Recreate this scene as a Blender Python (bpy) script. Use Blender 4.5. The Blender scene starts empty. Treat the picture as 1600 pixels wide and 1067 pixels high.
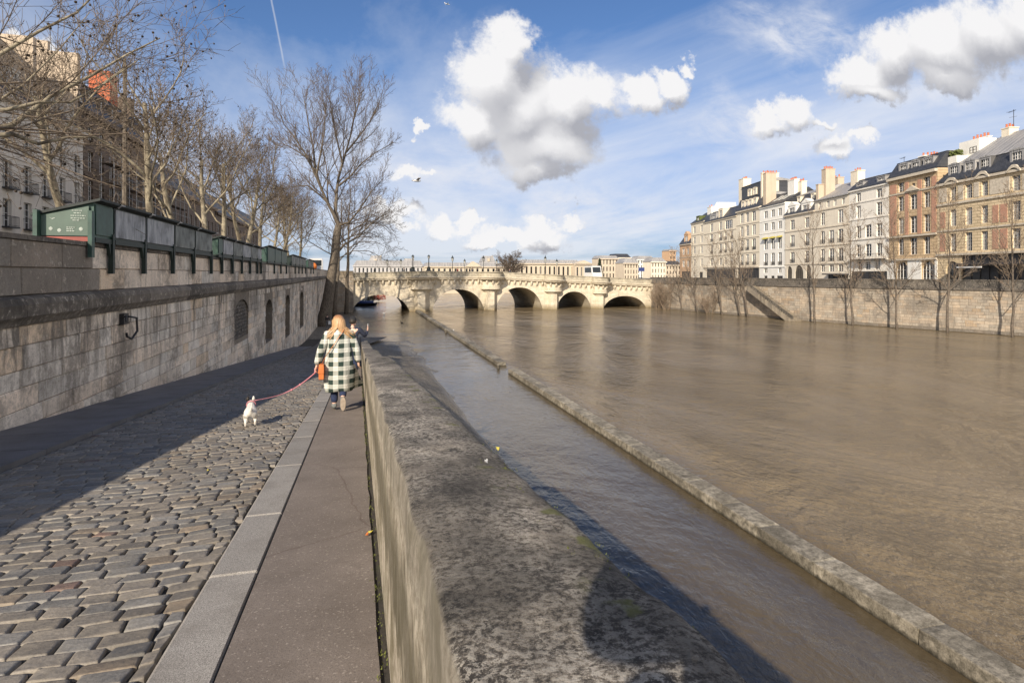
import bpy, math, random
from mathutils import Vector, Matrix, noise as MN
R_ = random.Random(7)
SC = bpy.context.scene
COL = SC.collection
PI = math.pi
# ---------------------------------------------------------------- view / metric frame
# X = across the quay (towards the river), Y = along the quay (downstream), Z = up, river surface z = 0, eye z = 7
TH = math.atan(240/900.0)
FX, FY = math.sin(TH), math.cos(TH)
RX, RY = math.cos(TH), -math.sin(TH)
EYE = 7.0
SUN_A, SUN_E = math.radians(34), math.radians(29)
def ray(px):
    x = (px-800)/900.0
    return RX*x+FX, RY*x+FY
def at_t(px, py, t):                       # measured photo position at a distance t -> metric point
    dx, dy = ray(px)
    return Vector((dx*t, dy*t, EYE+(428-py)/900.0*t))
def at_Y(px, py, Y):
    dx, dy = ray(px)
    return at_t(px, py, Y/dy)
def X_at(px, Y):
    dx, dy = ray(px)
    return Y*dx/dy
def zroad(Y):
    if Y < 52: return 5.53-.0912*Y
    if Y < 64:
        k = (Y-52)/12.0
        return 5.53-.0912*52-.0912*12*(k-k*k*.5)*.82
    return max(.12, zroad(63.99)-.006*(Y-64))
# ---------------------------------------------------------------- mesh builder
class MB:
    def __init__(s):
        s.v=[]; s.f=[]; s.m=[]; s.c=[]; s.cur=(1,1,1)
    def vert(s,p):
        s.v.append((p[0],p[1],p[2])); s.c.append(s.cur); return len(s.v)-1
    def face(s,idx,m=0):
        s.f.append(tuple(idx)); s.m.append(m)
    def poly(s,pts,m=0):
        s.face([s.vert(p) for p in pts],m)
    def box(s,x0,x1,y0,y1,z0,z1,m=0):
        i=len(s.v)
        for z in (z0,z1):
            for x,y in ((x0,y0),(x1,y0),(x1,y1),(x0,y1)): s.vert((x,y,z))
        for q in ((3,2,1,0),(4,5,6,7),(0,1,5,4),(1,2,6,5),(2,3,7,6),(3,0,4,7)): s.face([i+k for k in q],m)
    def bar(s,a,b,w,h=None,m=0):
        h=h or w
        a=Vector(a);b=Vector(b);d=(b-a).normalized()
        u=Vector((0,0,1)) if abs(d.z)<.95 else Vector((1,0,0))
        r=d.cross(u).normalized()*w*.5; q=r.cross(d).normalized()*h*.5
        i=len(s.v)
        for p in (a,b):
            for e in (-r-q,r-q,r+q,-r+q): s.vert(p+e)
        for k in ((0,3,2,1),(4,5,6,7),(0,1,5,4),(1,2,6,5),(2,3,7,6),(3,0,4,7)): s.face([i+j for j in k],m)
    def tube(s,pts,rad,n=6,m=0,cap=True):
        L=len(pts)
        if L<2: return
        pts=[Vector(p) for p in pts]
        d=(pts[1]-pts[0]).normalized()
        u=Vector((0,0,1)) if abs(d.z)<.9 else Vector((1,0,0))
        r=d.cross(u).normalized()
        st=len(s.v)
        for i,p in enumerate(pts):
            if i>0:
                dd=(pts[min(i+1,L-1)]-pts[i-1])
                if dd.length>1e-9: d=dd.normalized()
            r=(r-d*r.dot(d))
            if r.length<1e-6: r=d.orthogonal()
            r.normalize()
            q=d.cross(r)
            R=rad[i] if hasattr(rad,'__len__') else rad
            for k in range(n):
                a=2*PI*k/n
                s.vert(p+r*(math.cos(a)*R)+q*(math.sin(a)*R))
        for i in range(L-1):
            for k in range(n):
                k2=(k+1)%n
                s.face((st+i*n+k,st+i*n+k2,st+(i+1)*n+k2,st+(i+1)*n+k),m)
        if cap:
            s.face([st+k for k in range(n-1,-1,-1)],m)
            s.face([st+(L-1)*n+k for k in range(n)],m)
    def lathe(s,c,prof,n=12,m=0,a0=0,a1=2*PI,sx=1,sy=1):
        st=len(s.v); full=abs(a1-a0-2*PI)<1e-6
        nn=n if full else n+1
        for (r,z) in prof:
            for k in range(nn):
                a=a0+(a1-a0)*k/n
                s.vert((c[0]+math.cos(a)*r*sx,c[1]+math.sin(a)*r*sy,c[2]+z))
        for i in range(len(prof)-1):
            for k in range(n):
                k2=(k+1)%nn
                s.face((st+i*nn+k,st+i*nn+k2,st+(i+1)*nn+k2,st+(i+1)*nn+k),m)
        if prof[0][0]>1e-5: s.face([st+k for k in range(nn-1,-1,-1)],m)
        if prof[-1][0]>1e-5: s.face([st+(len(prof)-1)*nn+k for k in range(nn)],m)
    def ball(s,c,r,n=6,m=0,sx=1,sy=1,sz=1):
        k=max(3,n//2+1)
        s.lathe(c,[(r*math.sin(PI*i/k) if 0<i<k else 0.0,-r*sz*math.cos(PI*i/k)) for i in range(k+1)],n,m,sx=sx,sy=sy)
    def loops(s,rings,m=0,cap0=True,cap1=True,closed=True):
        st=len(s.v); n=len(rings[0])
        for rg in rings:
            for p in rg: s.vert(p)
        for i in range(len(rings)-1):
            for k in range(n if closed else n-1):
                k2=(k+1)%n
                s.face((st+i*n+k,st+i*n+k2,st+(i+1)*n+k2,st+(i+1)*n+k),m)
        if cap0: s.face([st+k for k in range(n-1,-1,-1)],m)
        if cap1: s.face([st+(len(rings)-1)*n+k for k in range(n)],m)
    def prism(s,pts,off,m=0):          # closed polygon pts swept by the vector off
        off=Vector(off); n=len(pts); i=len(s.v)
        for p in pts: s.vert(p)
        for p in pts: s.vert(Vector(p)+off)
        s.face([i+k for k in range(n-1,-1,-1)],m); s.face([i+n+k for k in range(n)],m)
        for k in range(n):
            k2=(k+1)%n
            s.face((i+k,i+k2,i+n+k2,i+n+k),m)
    def build(s,name,mats,parent=None,smooth=False,tint=False,loc=None):
        me=bpy.data.meshes.new(name)
        me.from_pydata(s.v,[],s.f)
        if not isinstance(mats,(list,tuple)): mats=[mats]
        for mt in mats: me.materials.append(mt)
        if len(mats)>1: me.polygons.foreach_set('material_index',s.m)
        if smooth: me.polygons.foreach_set('use_smooth',[True]*len(s.f))
        if tint:
            at=me.color_attributes.new('tint','FLOAT_COLOR','POINT')
            fl=[]
            for c in s.c: fl.extend((c[0],c[1],c[2],1.0))
            at.data.foreach_set('color',fl)
        me.validate(); me.update()
        o=bpy.data.objects.new(name,me); COL.objects.link(o)
        if parent is not None: o.parent=parent
        if loc is not None: o.location=loc
        return o
def tag(o,label=None,cat=None,group=None,kind=None):
    if label: o['label']=label
    if cat: o['category']=cat
    if group: o['group']=group
    if kind: o['kind']=kind
    return o
def thing(name,label,cat,loc=(0,0,0),rz=0,group=None):
    o=bpy.data.objects.new(name,None); COL.objects.link(o)
    o.location=loc; o.rotation_euler=(0,0,rz); o.empty_display_size=.2
    return tag(o,label,cat,group)
def kids(o): return [c for c in COL.objects if c.parent is o]
def copy_tree(o,parent=None):
    c=o.copy(); COL.objects.link(c); c.parent=parent
    for ch in KIDS.get(o.name) or kids(o): copy_tree(ch,c)
    return c
KIDS={}
def inst(src,parent,loc=None,rz=None):
    c=src.copy(); COL.objects.link(c); c.parent=parent
    if loc is not None: c.location=loc
    if rz is not None: c.rotation_euler=(0,0,rz)
    return c
# ---------------------------------------------------------------- node helpers
class NT:
    def __init__(s,nt): s.t=nt
    def n(s,typ,ins=None,**props):
        nd=s.t.nodes.new(typ)
        for k,v in props.items(): setattr(nd,k,v)
        if ins:
            for k,v in ins.items():
                sk=nd.inputs[k]
                if isinstance(v,bpy.types.NodeSocket): s.t.links.new(v,sk)
                else:
                    try: sk.default_value=v
                    except Exception:
                        sk.default_value=(v[0],v[1],v[2],1) if hasattr(v,'__len__') else (v,v,v)
        return nd
    def math(s,op,a,b=0.0,c=None,clamp=False):
        d={0:a,1:b}
        if c is not None: d[2]=c
        return s.n('ShaderNodeMath',d,operation=op,use_clamp=clamp).outputs[0]
    def vm(s,op,a,b=None,scale=None):
        d={0:a}
        if b is not None: d[1]=b
        nd=s.n('ShaderNodeVectorMath',d,operation=op)
        if scale is not None: nd.inputs['Scale'].default_value=scale
        return nd.outputs['Value'] if op in('LENGTH','DOT_PRODUCT','DISTANCE') else nd.outputs[0]
    def noise(s,vec,scale,detail=4,rough=.55,dist=0.0):
        return s.n('ShaderNodeTexNoise',{'Vector':vec,'Scale':scale,'Detail':detail,'Roughness':rough,'Distortion':dist}).outputs['Fac']
    def vor(s,vec,scale,feature='F1',out='Distance',rnd=1.0):
        return s.n('ShaderNodeTexVoronoi',{'Vector':vec,'Scale':scale,'Randomness':rnd},feature=feature).outputs[out]
    def ramp(s,f,stops,interp='LINEAR'):
        nd=s.n('ShaderNodeValToRGB',{0:f}); e=nd.color_ramp.elements; nd.color_ramp.interpolation=interp
        while len(e)<len(stops): e.new(.5)
        for i,(p,c) in enumerate(stops):
            e[i].position=p
            if not hasattr(c,'__len__'): c=(c,c,c)
            e[i].color=(c[0],c[1],c[2],1)
        return nd.outputs[0]
    def mix(s,f,a,b,mode='MIX'):
        nd=s.n('ShaderNodeMix',data_type='RGBA',blend_type=mode)
        for i,v in ((0,f),(6,a),(7,b)):
            sk=nd.inputs[i]
            if isinstance(v,bpy.types.NodeSocket): s.t.links.new(v,sk)
            elif i==0: sk.default_value=v
            else:
                if not hasattr(v,'__len__'): v=(v,v,v)
                sk.default_value=(v[0],v[1],v[2],1)
        return nd.outputs[2]
    def map(s,vec,sc=(1,1,1),loc=(0,0,0),rot=(0,0,0)):
        return s.n('ShaderNodeMapping',{'Vector':vec,'Scale':sc,'Location':loc,'Rotation':rot}).outputs[0]
    def step(s,x,a,b):
        return s.n('ShaderNodeMapRange',{'Value':x,'From Min':a,'From Max':b},interpolation_type='SMOOTHSTEP').outputs[0]
    def bump(s,h,strength=.3,dist=.02,normal=None):
        d={'Height':h,'Strength':strength,'Distance':dist}
        if normal is not None: d['Normal']=normal
        return s.n('ShaderNodeBump',d).outputs[0]
    def pos(s): return s.n('ShaderNodeNewGeometry').outputs['Position']
    def obj(s): return s.n('ShaderNodeTexCoord').outputs['Object']
    def tint(s): return s.n('ShaderNodeAttribute',attribute_name='tint').outputs['Color']
    def rnd(s): return s.n('ShaderNodeObjectInfo').outputs['Random']
    def xyz(s,v):
        o=s.n('ShaderNodeSeparateXYZ',{0:v}).outputs; return o[0],o[1],o[2]
    def comb(s,x,y,z): return s.n('ShaderNodeCombineXYZ',{0:x,1:y,2:z}).outputs[0]
def mat(name,fn):
    m=bpy.data.materials.new(name); m.use_nodes=True
    nt=m.node_tree; nt.nodes.clear()
    t=NT(nt)
    out=t.n('ShaderNodeOutputMaterial'); b=t.n('ShaderNodeBsdfPrincipled')
    nt.links.new(b.outputs[0],out.inputs[0])
    def setp(**k):
        for key,v in k.items():
            sk=b.inputs[key.replace('_',' ')]
            if isinstance(v,bpy.types.NodeSocket): nt.links.new(v,sk)
            else:
                if sk.type=='RGBA' and len(v)==3: v=(v[0],v[1],v[2],1)
                sk.default_value=v
    fn(t,setp)
    return m
def simple(name,col,rough=.7,var=.25,scale=6,metal=0.0,bump=.0,coord='obj',detail=5):
    def f(t,s):
        v=t.obj() if coord=='obj' else t.pos()
        n=t.noise(v,scale,detail,.6)
        c=t.mix(t.ramp(n,[(.3,0),(.7,1)]),[k*(1-var) for k in col],[min(1,k*(1+var)) for k in col])
        d=dict(Base_Color=c,Roughness=rough,Metallic=metal)
        if bump: d['Normal']=t.bump(n,bump,.02)
        s(**d)
    return mat(name,f)
# ---------------------------------------------------------------- materials
M={}
def m_cobble(t,s):
    p=t.pos(); ti=t.tint()
    n=t.noise(p,38,6,.65); n2=t.noise(p,9,4,.6); n3=t.noise(p,.7,3,.5)
    c=t.mix(1.0,ti,t.ramp(n,[(.25,.62),(.75,1.3)]),'MULTIPLY')
    c=t.mix(t.ramp(n2,[(.45,0),(.75,.5)]),c,(.26,.225,.175))
    c=t.mix(t.ramp(n3,[(.4,0),(.7,.3)]),c,(.10,.088,.072))
    s(Base_Color=c,Roughness=t.ramp(n2,[(.3,.5),(.7,.8)]),Normal=t.bump(t.math('ADD',n,n2),.45,.012))
M['cobble']=mat('cobble_stone',m_cobble)
def m_dirt(t,s):
    p=t.pos(); n=t.noise(p,30,6,.7); g=t.noise(p,2.2,4,.6)
    c=t.mix(n,(.022,.019,.014),(.075,.063,.048))
    c=t.mix(t.ramp(g,[(.58,0),(.7,.5)]),c,(.06,.075,.018))
    s(Base_Color=c,Roughness=.95,Normal=t.bump(n,.6,.01))
M['dirt']=mat('joint_dirt',m_dirt)
def m_asphalt(t,s):
    p=t.pos(); n=t.noise(p,160,4,.7); n2=t.noise(p,1.6,5,.6); n3=t.noise(p,7,4,.6)
    w=t.noise(p,60,2,.5)
    c=t.mix(t.ramp(n2,[(.3,0),(.7,1)]),(.165,.138,.118),(.245,.208,.18))
    c=t.mix(t.ramp(n3,[(.5,0),(.72,.45)]),c,(.145,.118,.098))
    c=t.mix(t.ramp(n,[(.36,.6),(.5,0)]),c,(.06,.05,.044))
    c=t.mix(t.ramp(w,[(.62,0),(.70,.6)]),c,(.42,.37,.32))
    cr=t.vor(t.mix(.12,p,t.n('ShaderNodeTexNoise',{'Vector':p,'Scale':3.0}).outputs['Color']),.55,'DISTANCE_TO_EDGE')
    c=t.mix(t.ramp(cr,[(0,.4),(.005,0)]),c,(.05,.018,.015))
    s(Base_Color=c,Roughness=.88,Normal=t.bump(t.math('ADD',n,t.math('MULTIPLY',w,.6)),.5,.004))
M['asphalt']=mat('brown_asphalt',m_asphalt)
def m_granite(t,s):
    p=t.pos(); n=t.noise(p,210,3,.7); n2=t.noise(p,3,5,.6)
    c=t.mix(t.ramp(n,[(.38,0),(.62,1)]),(.14,.133,.124),(.46,.43,.395))
    c=t.mix(1.0,c,t.tint(),'MULTIPLY')
    c=t.mix(t.ramp(n2,[(.45,0),(.8,.6)]),c,(.14,.122,.1))
    s(Base_Color=c,Roughness=.75,Normal=t.bump(n,.3,.003))
M['granite']=mat('kerb_granite',m_granite)
def m_darkgranite(t,s):
    p=t.pos(); n=t.noise(p,150,3,.7); n2=t.noise(p,2,5,.6)
    c=t.mix(n,(.085,.087,.095),(.19,.19,.2)); c=t.mix(t.ramp(n2,[(.4,0),(.7,.7)]),c,(.06,.06,.062))
    s(Base_Color=c,Roughness=.6,Normal=t.bump(n,.3,.004))
M['pave']=mat('dark_pavement',m_darkgranite)
# old quay ashlar: per-stone tints come from the mesh, stains from noise
def ashlar(light,dark,name,stainz=None,mult=1.0):
    def f(t,s):
        p=t.pos(); x,y,z=t.xyz(p)
        n=t.noise(p,2.3,7,.65); g=t.noise(p,26,5,.7); st=t.noise(t.map(p,(1,1,.16)),3.2,6,.65); big=t.noise(p,.5,5,.65)
        pit=t.noise(p,8,6,.7)
        c=t.mix(t.ramp(n,[(.3,0),(.7,1)]),dark,light)
        c=t.mix(1.0,c,t.tint(),'MULTIPLY')
        c=t.mix(t.ramp(st,[(.54,0),(.70,.7)]),c,(.15,.13,.108)); st2=t.noise(t.map(p,(1,1,.16)),3.6,7,.7,.6); c=t.mix(t.math('MULTIPLY',t.ramp(st2,[(.48,0),(.60,.85)]),t.math('MULTIPLY',t.step(z,4.3,6.1),t.math('SUBTRACT',1.0,t.step(z,6.3,6.7)))),c,(.085,.075,.063))
        c=t.mix(t.ramp(t.math('ADD',t.math('MULTIPLY',big,.7),t.math('MULTIPLY',pit,.3)),[(.48,0),(.58,.75)]),c,(.17,.148,.122))
        c=t.mix(t.ramp(pit,[(.56,0),(.70,.6)]),c,(.60,.54,.46))
        c=t.mix(t.ramp(g,[(.3,.45),(.5,0)]),c,(.05,.045,.038))
        s(Base_Color=c,Roughness=.92,Normal=t.bump(t.math('ADD',pit,t.math('MULTIPLY',g,.6)),.55,.03))
    return mat(name,f)
M['quay']=ashlar((.78,.69,.585),(.56,.49,.415),'quay_limestone')
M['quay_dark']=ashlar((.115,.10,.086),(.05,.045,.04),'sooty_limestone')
M['quay_far']=ashlar((.43,.365,.285),(.30,.25,.195),'embankment_limestone')
def m_parapet(t,s):
    p=t.pos(); x,y,z=t.xyz(p)
    n=t.noise(p,14,8,.72); n2=t.noise(p,3.0,6,.65); f=t.noise(p,150,4,.8); big=t.noise(p,.9,3,.6)
    nz=t.xyz(t.n('ShaderNodeNewGeometry').outputs['Normal'])[2]
    top=t.step(nz,.45,.8)
    f2=t.noise(p,62,6,.8); a=t.math('ADD',t.math('MULTIPLY',n,.55),t.math('MULTIPLY',n2,.45))
    ct=t.mix(t.ramp(a,[(.43,0),(.55,1)]),(.042,.035,.028),(.25,.215,.17))
    ct=t.mix(t.math('MULTIPLY',t.ramp(f2,[(.49,0),(.54,.95)]),t.ramp(t.noise(p,5,5,.65),[(.38,.25),(.58,1)])),ct,(.45,.41,.345))
    ct=t.mix(t.ramp(f2,[(.40,.9),(.47,0)]),ct,(.032,.027,.022)); ct=t.mix(t.ramp(f,[(.60,0),(.68,.7)]),ct,(.5,.465,.41))
    ct=t.mix(t.ramp(big,[(.42,.5),(.58,0)]),ct,(.075,.064,.052))
    ct=t.mix(1.0,ct,t.ramp(t.noise(t.map(p,(1,.6,1)),2.6,6,.7,.5),[(.36,.42),(.5,.95),(.62,1.5)]),'MULTIPLY')
    ms=t.noise(p,6.5,5,.6)
    ct=t.mix(t.math('MULTIPLY',t.ramp(ms,[(.57,0),(.63,.85)]),t.step(x,.34,.44)),ct,(.115,.12,.028))
    st=t.math('ADD',t.math('MULTIPLY',t.noise(t.map(p,(1,1,.35)),11,8,.75,1.0),.55),t.math('MULTIPLY',t.noise(p,26,6,.75),.45)); s2=t.noise(t.map(p,(1,1,.7)),4.0,7,.7,.9)
    cs=t.mix(t.ramp(st,[(.42,0),(.55,1)]),(.27,.225,.16),(.62,.55,.44)); cs=t.mix(t.ramp(f2,[(.36,.6),(.47,0)]),cs,(.2,.165,.11))
    cs=t.mix(t.ramp(s2,[(.48,0),(.60,.8)]),cs,(.15,.125,.06))
    cs=t.mix(t.ramp(t.noise(p,3,4,.6),[(.56,0),(.7,.5)]),cs,(.10,.095,.04))
    hg=t.math('ADD',t.math('SUBTRACT',t.math('ADD',z,t.math('MULTIPLY',y,.0912)),6.54),t.math('MULTIPLY',t.math('SUBTRACT',s2,.5),.55))
    bnd=t.math('MULTIPLY',t.step(hg,-.66,-.50),t.math('SUBTRACT',1.0,t.step(hg,-.36,-.2)))
    cs=t.mix(t.math('MULTIPLY',bnd,.8),cs,t.mix(st,(.05,.042,.022),(.16,.135,.08)))
    cs=t.mix(t.math('MULTIPLY',t.step(hg,-.25,-.1),.55),cs,(.20,.18,.145))
    c=t.mix(top,cs,ct)
    s(Base_Color=c,Roughness=.93,Normal=t.bump(t.math('ADD',t.math('ADD',n,t.math('MULTIPLY',f,.5)),t.math('MULTIPLY',f2,.6)),.9,.014))
M['parapet']=mat('lichened_parapet_stone',m_parapet)
def m_coping(t,s):
    p=t.pos(); x,y,z=t.xyz(p)
    n=t.noise(p,6,7,.7); f=t.noise(p,30,5,.7); b=t.noise(p,1.1,4,.6)
    c=t.mix(t.ramp(n,[(.38,0),(.62,1)]),(.12,.108,.085),(.37,.335,.275))
    c=t.mix(t.ramp(b,[(.45,0),(.6,.6)]),c,(.07,.06,.042))
    c=t.mix(t.ramp(f,[(.55,0),(.7,.6)]),c,(.38,.35,.29)); c=t.mix(t.ramp(f,[(.33,.6),(.45,0)]),c,(.03,.027,.02))
    c=t.mix(1.0,c,t.tint(),'MULTIPLY')
    zz=t.math('ADD',z,t.math('MULTIPLY',n,.12))
    c=t.mix(t.ramp(zz,[(.07,1),(.17,0)]),c,(.028,.024,.014))
    s(Base_Color=c,Roughness=.85,Normal=t.bump(t.math('ADD',n,f),.6,.02))
M['coping']=mat('quay_edge_stone',m_coping)
def m_water(t,s):
    p=t.pos(); x,y,z=t.xyz(p)
    river=t.step(x,10.2,12.5)                      # outside the submerged quay edge the current is rougher
    far=t.step(y,40,75)
    nb=t.noise(t.map(p,(.09,.03,1),rot=(0,0,-.12)),1.0,8,.65,1.2)
    c=t.mix(t.ramp(nb,[(.35,0),(.65,1)]),(.128,.097,.056),(.222,.172,.106))
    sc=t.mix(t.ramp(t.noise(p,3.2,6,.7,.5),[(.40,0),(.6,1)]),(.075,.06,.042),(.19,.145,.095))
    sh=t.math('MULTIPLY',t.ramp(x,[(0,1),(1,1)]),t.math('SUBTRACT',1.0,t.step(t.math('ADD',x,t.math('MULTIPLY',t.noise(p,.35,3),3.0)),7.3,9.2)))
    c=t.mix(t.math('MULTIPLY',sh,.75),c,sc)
    q=t.map(p,(1,.8,1),rot=(0,0,.5))
    w1=t.noise(q,1.1,3,.55,.6); w2=t.noise(t.map(p,(1.5,.8,1)),3.6,4,.6,.4); w3=t.noise(p,.22,3,.5,.8); w4=t.noise(t.map(p,(1.2,.7,1)),9.0,3,.6,.3)
    h=t.math('ADD',t.math('MULTIPLY',w1,.5),t.math('MULTIPLY',w2,.34))
    h=t.math('ADD',t.math('ADD',h,t.math('MULTIPLY',w4,.07)),t.math('MULTIPLY',w3,1.1))
    swirl=t.ramp(t.noise(t.map(p,(.09,.045,1)),1.0,4,.6,1.2),[(.35,.35),(.65,1)])
    amp=t.math('ADD',.24,t.math('MULTIPLY',river,1.25))
    bl=t.n('ShaderNodeBump',{'Height':t.math('MULTIPLY',h,t.math('MULTIPLY',amp,swirl)),'Strength':1.0,'Distance':.55}).outputs[0]
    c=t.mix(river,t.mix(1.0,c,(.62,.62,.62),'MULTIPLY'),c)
    s(Base_Color=c,Roughness=.06,IOR=t.math('SUBTRACT',1.50,t.math('MULTIPLY',river,.03)),Normal=bl)
M['water']=mat('muddy_river_water',m_water)
def m_bank(t,s):
    p=t.pos(); v=t.vor(p,5.5,'DISTANCE_TO_EDGE'); col=t.vor(p,5.5,'F1','Color'); n=t.noise(p,3,5,.6)
    g=t.n('ShaderNodeSeparateColor',{0:col}).outputs[0]
    c=t.mix(g,(.17,.145,.11),(.33,.29,.225)); c=t.mix(t.ramp(v,[(0,1),(.09,0)]),c,(.07,.058,.042))
    c=t.mix(t.ramp(n,[(.45,0),(.7,.6)]),c,(.13,.108,.08))
    z=t.xyz(p)[2]
    c=t.mix(t.ramp(t.math('ADD',z,t.math('MULTIPLY',n,.15)),[(.05,.6),(.28,0)]),c,(.06,.05,.036))
    s(Base_Color=c,Roughness=t.ramp(z,[(.02,.2),(.25,.8)]),Normal=t.bump(t.ramp(v,[(0,0),(.15,1)]),.6,.05))
M['bank']=mat('cobbled_bank',m_bank)
def m_bridge(t,s):
    p=t.pos(); x,y,z=t.xyz(p)
    v=t.comb(t.math('ADD',x,y),z,0.0)
    br=t.n('ShaderNodeTexBrick',{'Vector':v,'Color1':(1,1,1,1),'Color2':(.80,.79,.76,1),'Mortar':(.6,.56,.5,1),'Scale':1.0,'Mortar Size':.012,'Brick Width':1.1,'Row Height':.42},offset=.5).outputs['Color']
    n=t.noise(p,.8,6,.65); g=t.noise(p,5,5,.65); st=t.noise(t.map(p,(1,1,.2)),1.5,5,.6)
    c=t.mix(t.ramp(n,[(.3,0),(.7,1)]),(.60,.525,.40),(.74,.665,.53))
    c=t.mix(.8,c,br,'MULTIPLY')
    c=t.mix(t.ramp(st,[(.56,0),(.74,.6)]),c,(.24,.20,.145)); c=t.mix(t.ramp(g,[(.3,.35),(.48,0)]),c,(.2,.17,.125))
    c=t.mix(t.ramp(t.math('ADD',t.math('MULTIPLY',z,.6),t.math('MULTIPLY',g,.5)),[(.25,.9),(.95,0)]),c,(.22,.17,.09))
    s(Base_Color=c,Roughness=.9,Normal=t.bump(t.math('ADD',g,br),.3,.05))
M['bridge']=mat('bridge_limestone',m_bridge)
def m_bridgetop(t,s):
    p=t.pos(); n=t.noise(p,1.3,6,.65); g=t.noise(p,7,5,.65)
    c=t.mix(t.ramp(n,[(.35,0),(.65,1)]),(.30,.27,.21),(.54,.485,.37)); c=t.mix(t.ramp(g,[(.3,.5),(.5,0)]),c,(.13,.115,.09))
    s(Base_Color=c,Roughness=.9)
M['bridge_top']=mat('weathered_bridge_parapet',m_bridgetop)
def facade(name,col,dirt=.35,course=0.0,rough=.85):
    def f(t,s):
        p=t.obj(); x,y,z=t.xyz(p)
        n=t.noise(p,.5,6,.6); st=t.noise(t.map(p,(1,1,.12)),1.6,5,.6); g=t.noise(p,9,4,.6)
        c=t.mix(t.ramp(n,[(.3,0),(.7,1)]),[k*.88 for k in col],col)
        c=t.mix(t.ramp(st,[(.5,0),(.75,dirt)]),c,[k*.55 for k in col])
        if course:
            br=t.n('ShaderNodeTexBrick',{'Vector':t.comb(x,z,0.0),'Color1':(1,1,1,1),'Color2':(.9,.89,.87,1),'Mortar':(.42,.38,.33,1),'Scale':1.0,'Mortar Size':.03,'Brick Width':1.1,'Row Height':course},offset=.5).outputs['Color']
            c=t.mix(1.0,c,br,'MULTIPLY')
        c=t.mix(t.ramp(g,[(.3,.2),(.5,0)]),c,[k*.5 for k in col])
        s(Base_Color=c,Roughness=rough,Normal=t.bump(g,.15,.02))
    return mat(name,f)
M['fc_tan']=facade('tan_dressed_stone',(.72,.58,.38),.45,.42)
M['fc_brickstone']=facade('ochre_stone',(.60,.45,.28),.4,.5)
M['fc_white']=facade('white_render',(.82,.775,.69),.3)
M['fc_white2']=facade('bright_white_render',(.86,.835,.77),.22)
M['fc_cream']=facade('cream_render',(.78,.70,.56),.35)
M['fc_cream2']=facade('pale_stone_render',(.76,.685,.56),.4)
M['fc_beige']=facade('beige_chimney_render',(.55,.45,.34),.45)
M['fc_orange']=facade('orange_ochre_render',(.58,.38,.23),.4)
M['fc_grey']=facade('pale_grey_stone',(.66,.61,.54),.45)  # pale grey stone of the left house, with random streaks
M['fc_brown']=facade('brown_sooty_stone',(.20,.15,.115),.5,.4)
M['fc_far']=facade('distant_pale_stone',(.60,.51,.39),.4)
M['fc_far2']=facade('distant_grey_stone',(.52,.50,.49),.4)
def m_brick(t,s):
    p=t.obj(); x,y,z=t.xyz(p)
    br=t.n('ShaderNodeTexBrick',{'Vector':t.comb(x,z,0.0),'Color1':(.50,.235,.15,1),'Color2':(.41,.185,.115,1),'Mortar':(.45,.36,.28,1),'Scale':1.0,'Mortar Size':.012,'Brick Width':.3,'Row Height':.09}).outputs['Color']
    s(Base_Color=t.mix(t.ramp(t.noise(p,2,5),[(.4,0),(.7,.4)]),br,(.36,.17,.11)),Roughness=.9)
M['brick']=mat('red_brick',m_brick)
def m_slate(t,s):
    p=t.obj(); x,y,z=t.xyz(p)
    br=t.n('ShaderNodeTexBrick',{'Vector':t.comb(x,z,0.0),'Color1':(.036,.039,.047,1),'Color2':(.062,.065,.075,1),'Mortar':(.015,.016,.02,1),'Scale':1.0,'Mortar Size':.012,'Brick Width':.32,'Row Height':.2}).outputs['Color']
    s(Base_Color=t.mix(t.ramp(t.noise(p,1.2,4),[(.5,0),(.8,.4)]),br,(.10,.095,.085)),Roughness=.5)
M['slate']=mat('dark_slate',m_slate)
def m_zinc(t,s):
    p=t.obj(); x,y,z=t.xyz(p)
    seam=t.math('FRACT',t.math('MULTIPLY',x,1.2))
    n=t.noise(t.map(p,(1,.2,.2)),1.3,5,.6)
    c=t.mix(t.ramp(n,[(.35,0),(.65,1)]),(.24,.235,.235),(.40,.385,.365))
    c=t.mix(t.ramp(seam,[(.10,1),(.16,0)]),c,(.13,.125,.12)); c=t.mix(t.ramp(seam,[(.80,0),(.9,.6)]),c,(.55,.53,.5))
    s(Base_Color=c,Roughness=.5,Metallic=.15,Normal=t.bump(t.ramp(seam,[(.0,1),(.09,0)]),.6,.05))
M['zinc']=mat('standing_seam_zinc',m_zinc)
def m_glass(t,s):
    r=t.rnd(); p=t.obj()
    cur=t.ramp(r,[(.0,(.012,.014,.017)),(.6,(.03,.032,.035)),(.88,(.2,.19,.17)),(1,(.34,.32,.29))],'CONSTANT')
    s(Base_Color=cur,Roughness=.08,Specular_IOR_Level=.7)
M['glass']=mat('window_glass',m_glass)
M['winframe']=simple('white_window_paint',(.74,.72,.68),.6,.1)
M['darkframe']=simple('dark_window_paint',(.07,.06,.05),.6,.2)
M['iron']=simple('black_iron',(.018,.018,.02),.5,.3)
M['shop']=simple('dark_shopfront',(.03,.028,.028),.45,.4,2)
M['awning']=simple('charcoal_awning',(.045,.042,.045),.8,.2)
M['yellow']=simple('yellow_awning',(.45,.38,.06),.8,.15)
M['terracotta']=simple('terracotta_pot',(.48,.15,.075),.85,.25)
M['orange_sheet']=simple('orange_red_render',(.46,.12,.05),.8,.12,1)
M['stone_trim']=simple('stone_trim',(.52,.46,.37),.9,.22,4)
M['greenbox']=simple('green_box_paint',(.026,.066,.050),.5,.35,5)
M['greenside']=simple('pale_green_panel',(.075,.115,.09),.55,.15,3)
M['greendark']=simple('dark_green_bracket',(.004,.016,.012),.55,.3)
M['boxroof']=simple('box_roof_felt',(.028,.034,.032),.75,.4,8)
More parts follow.
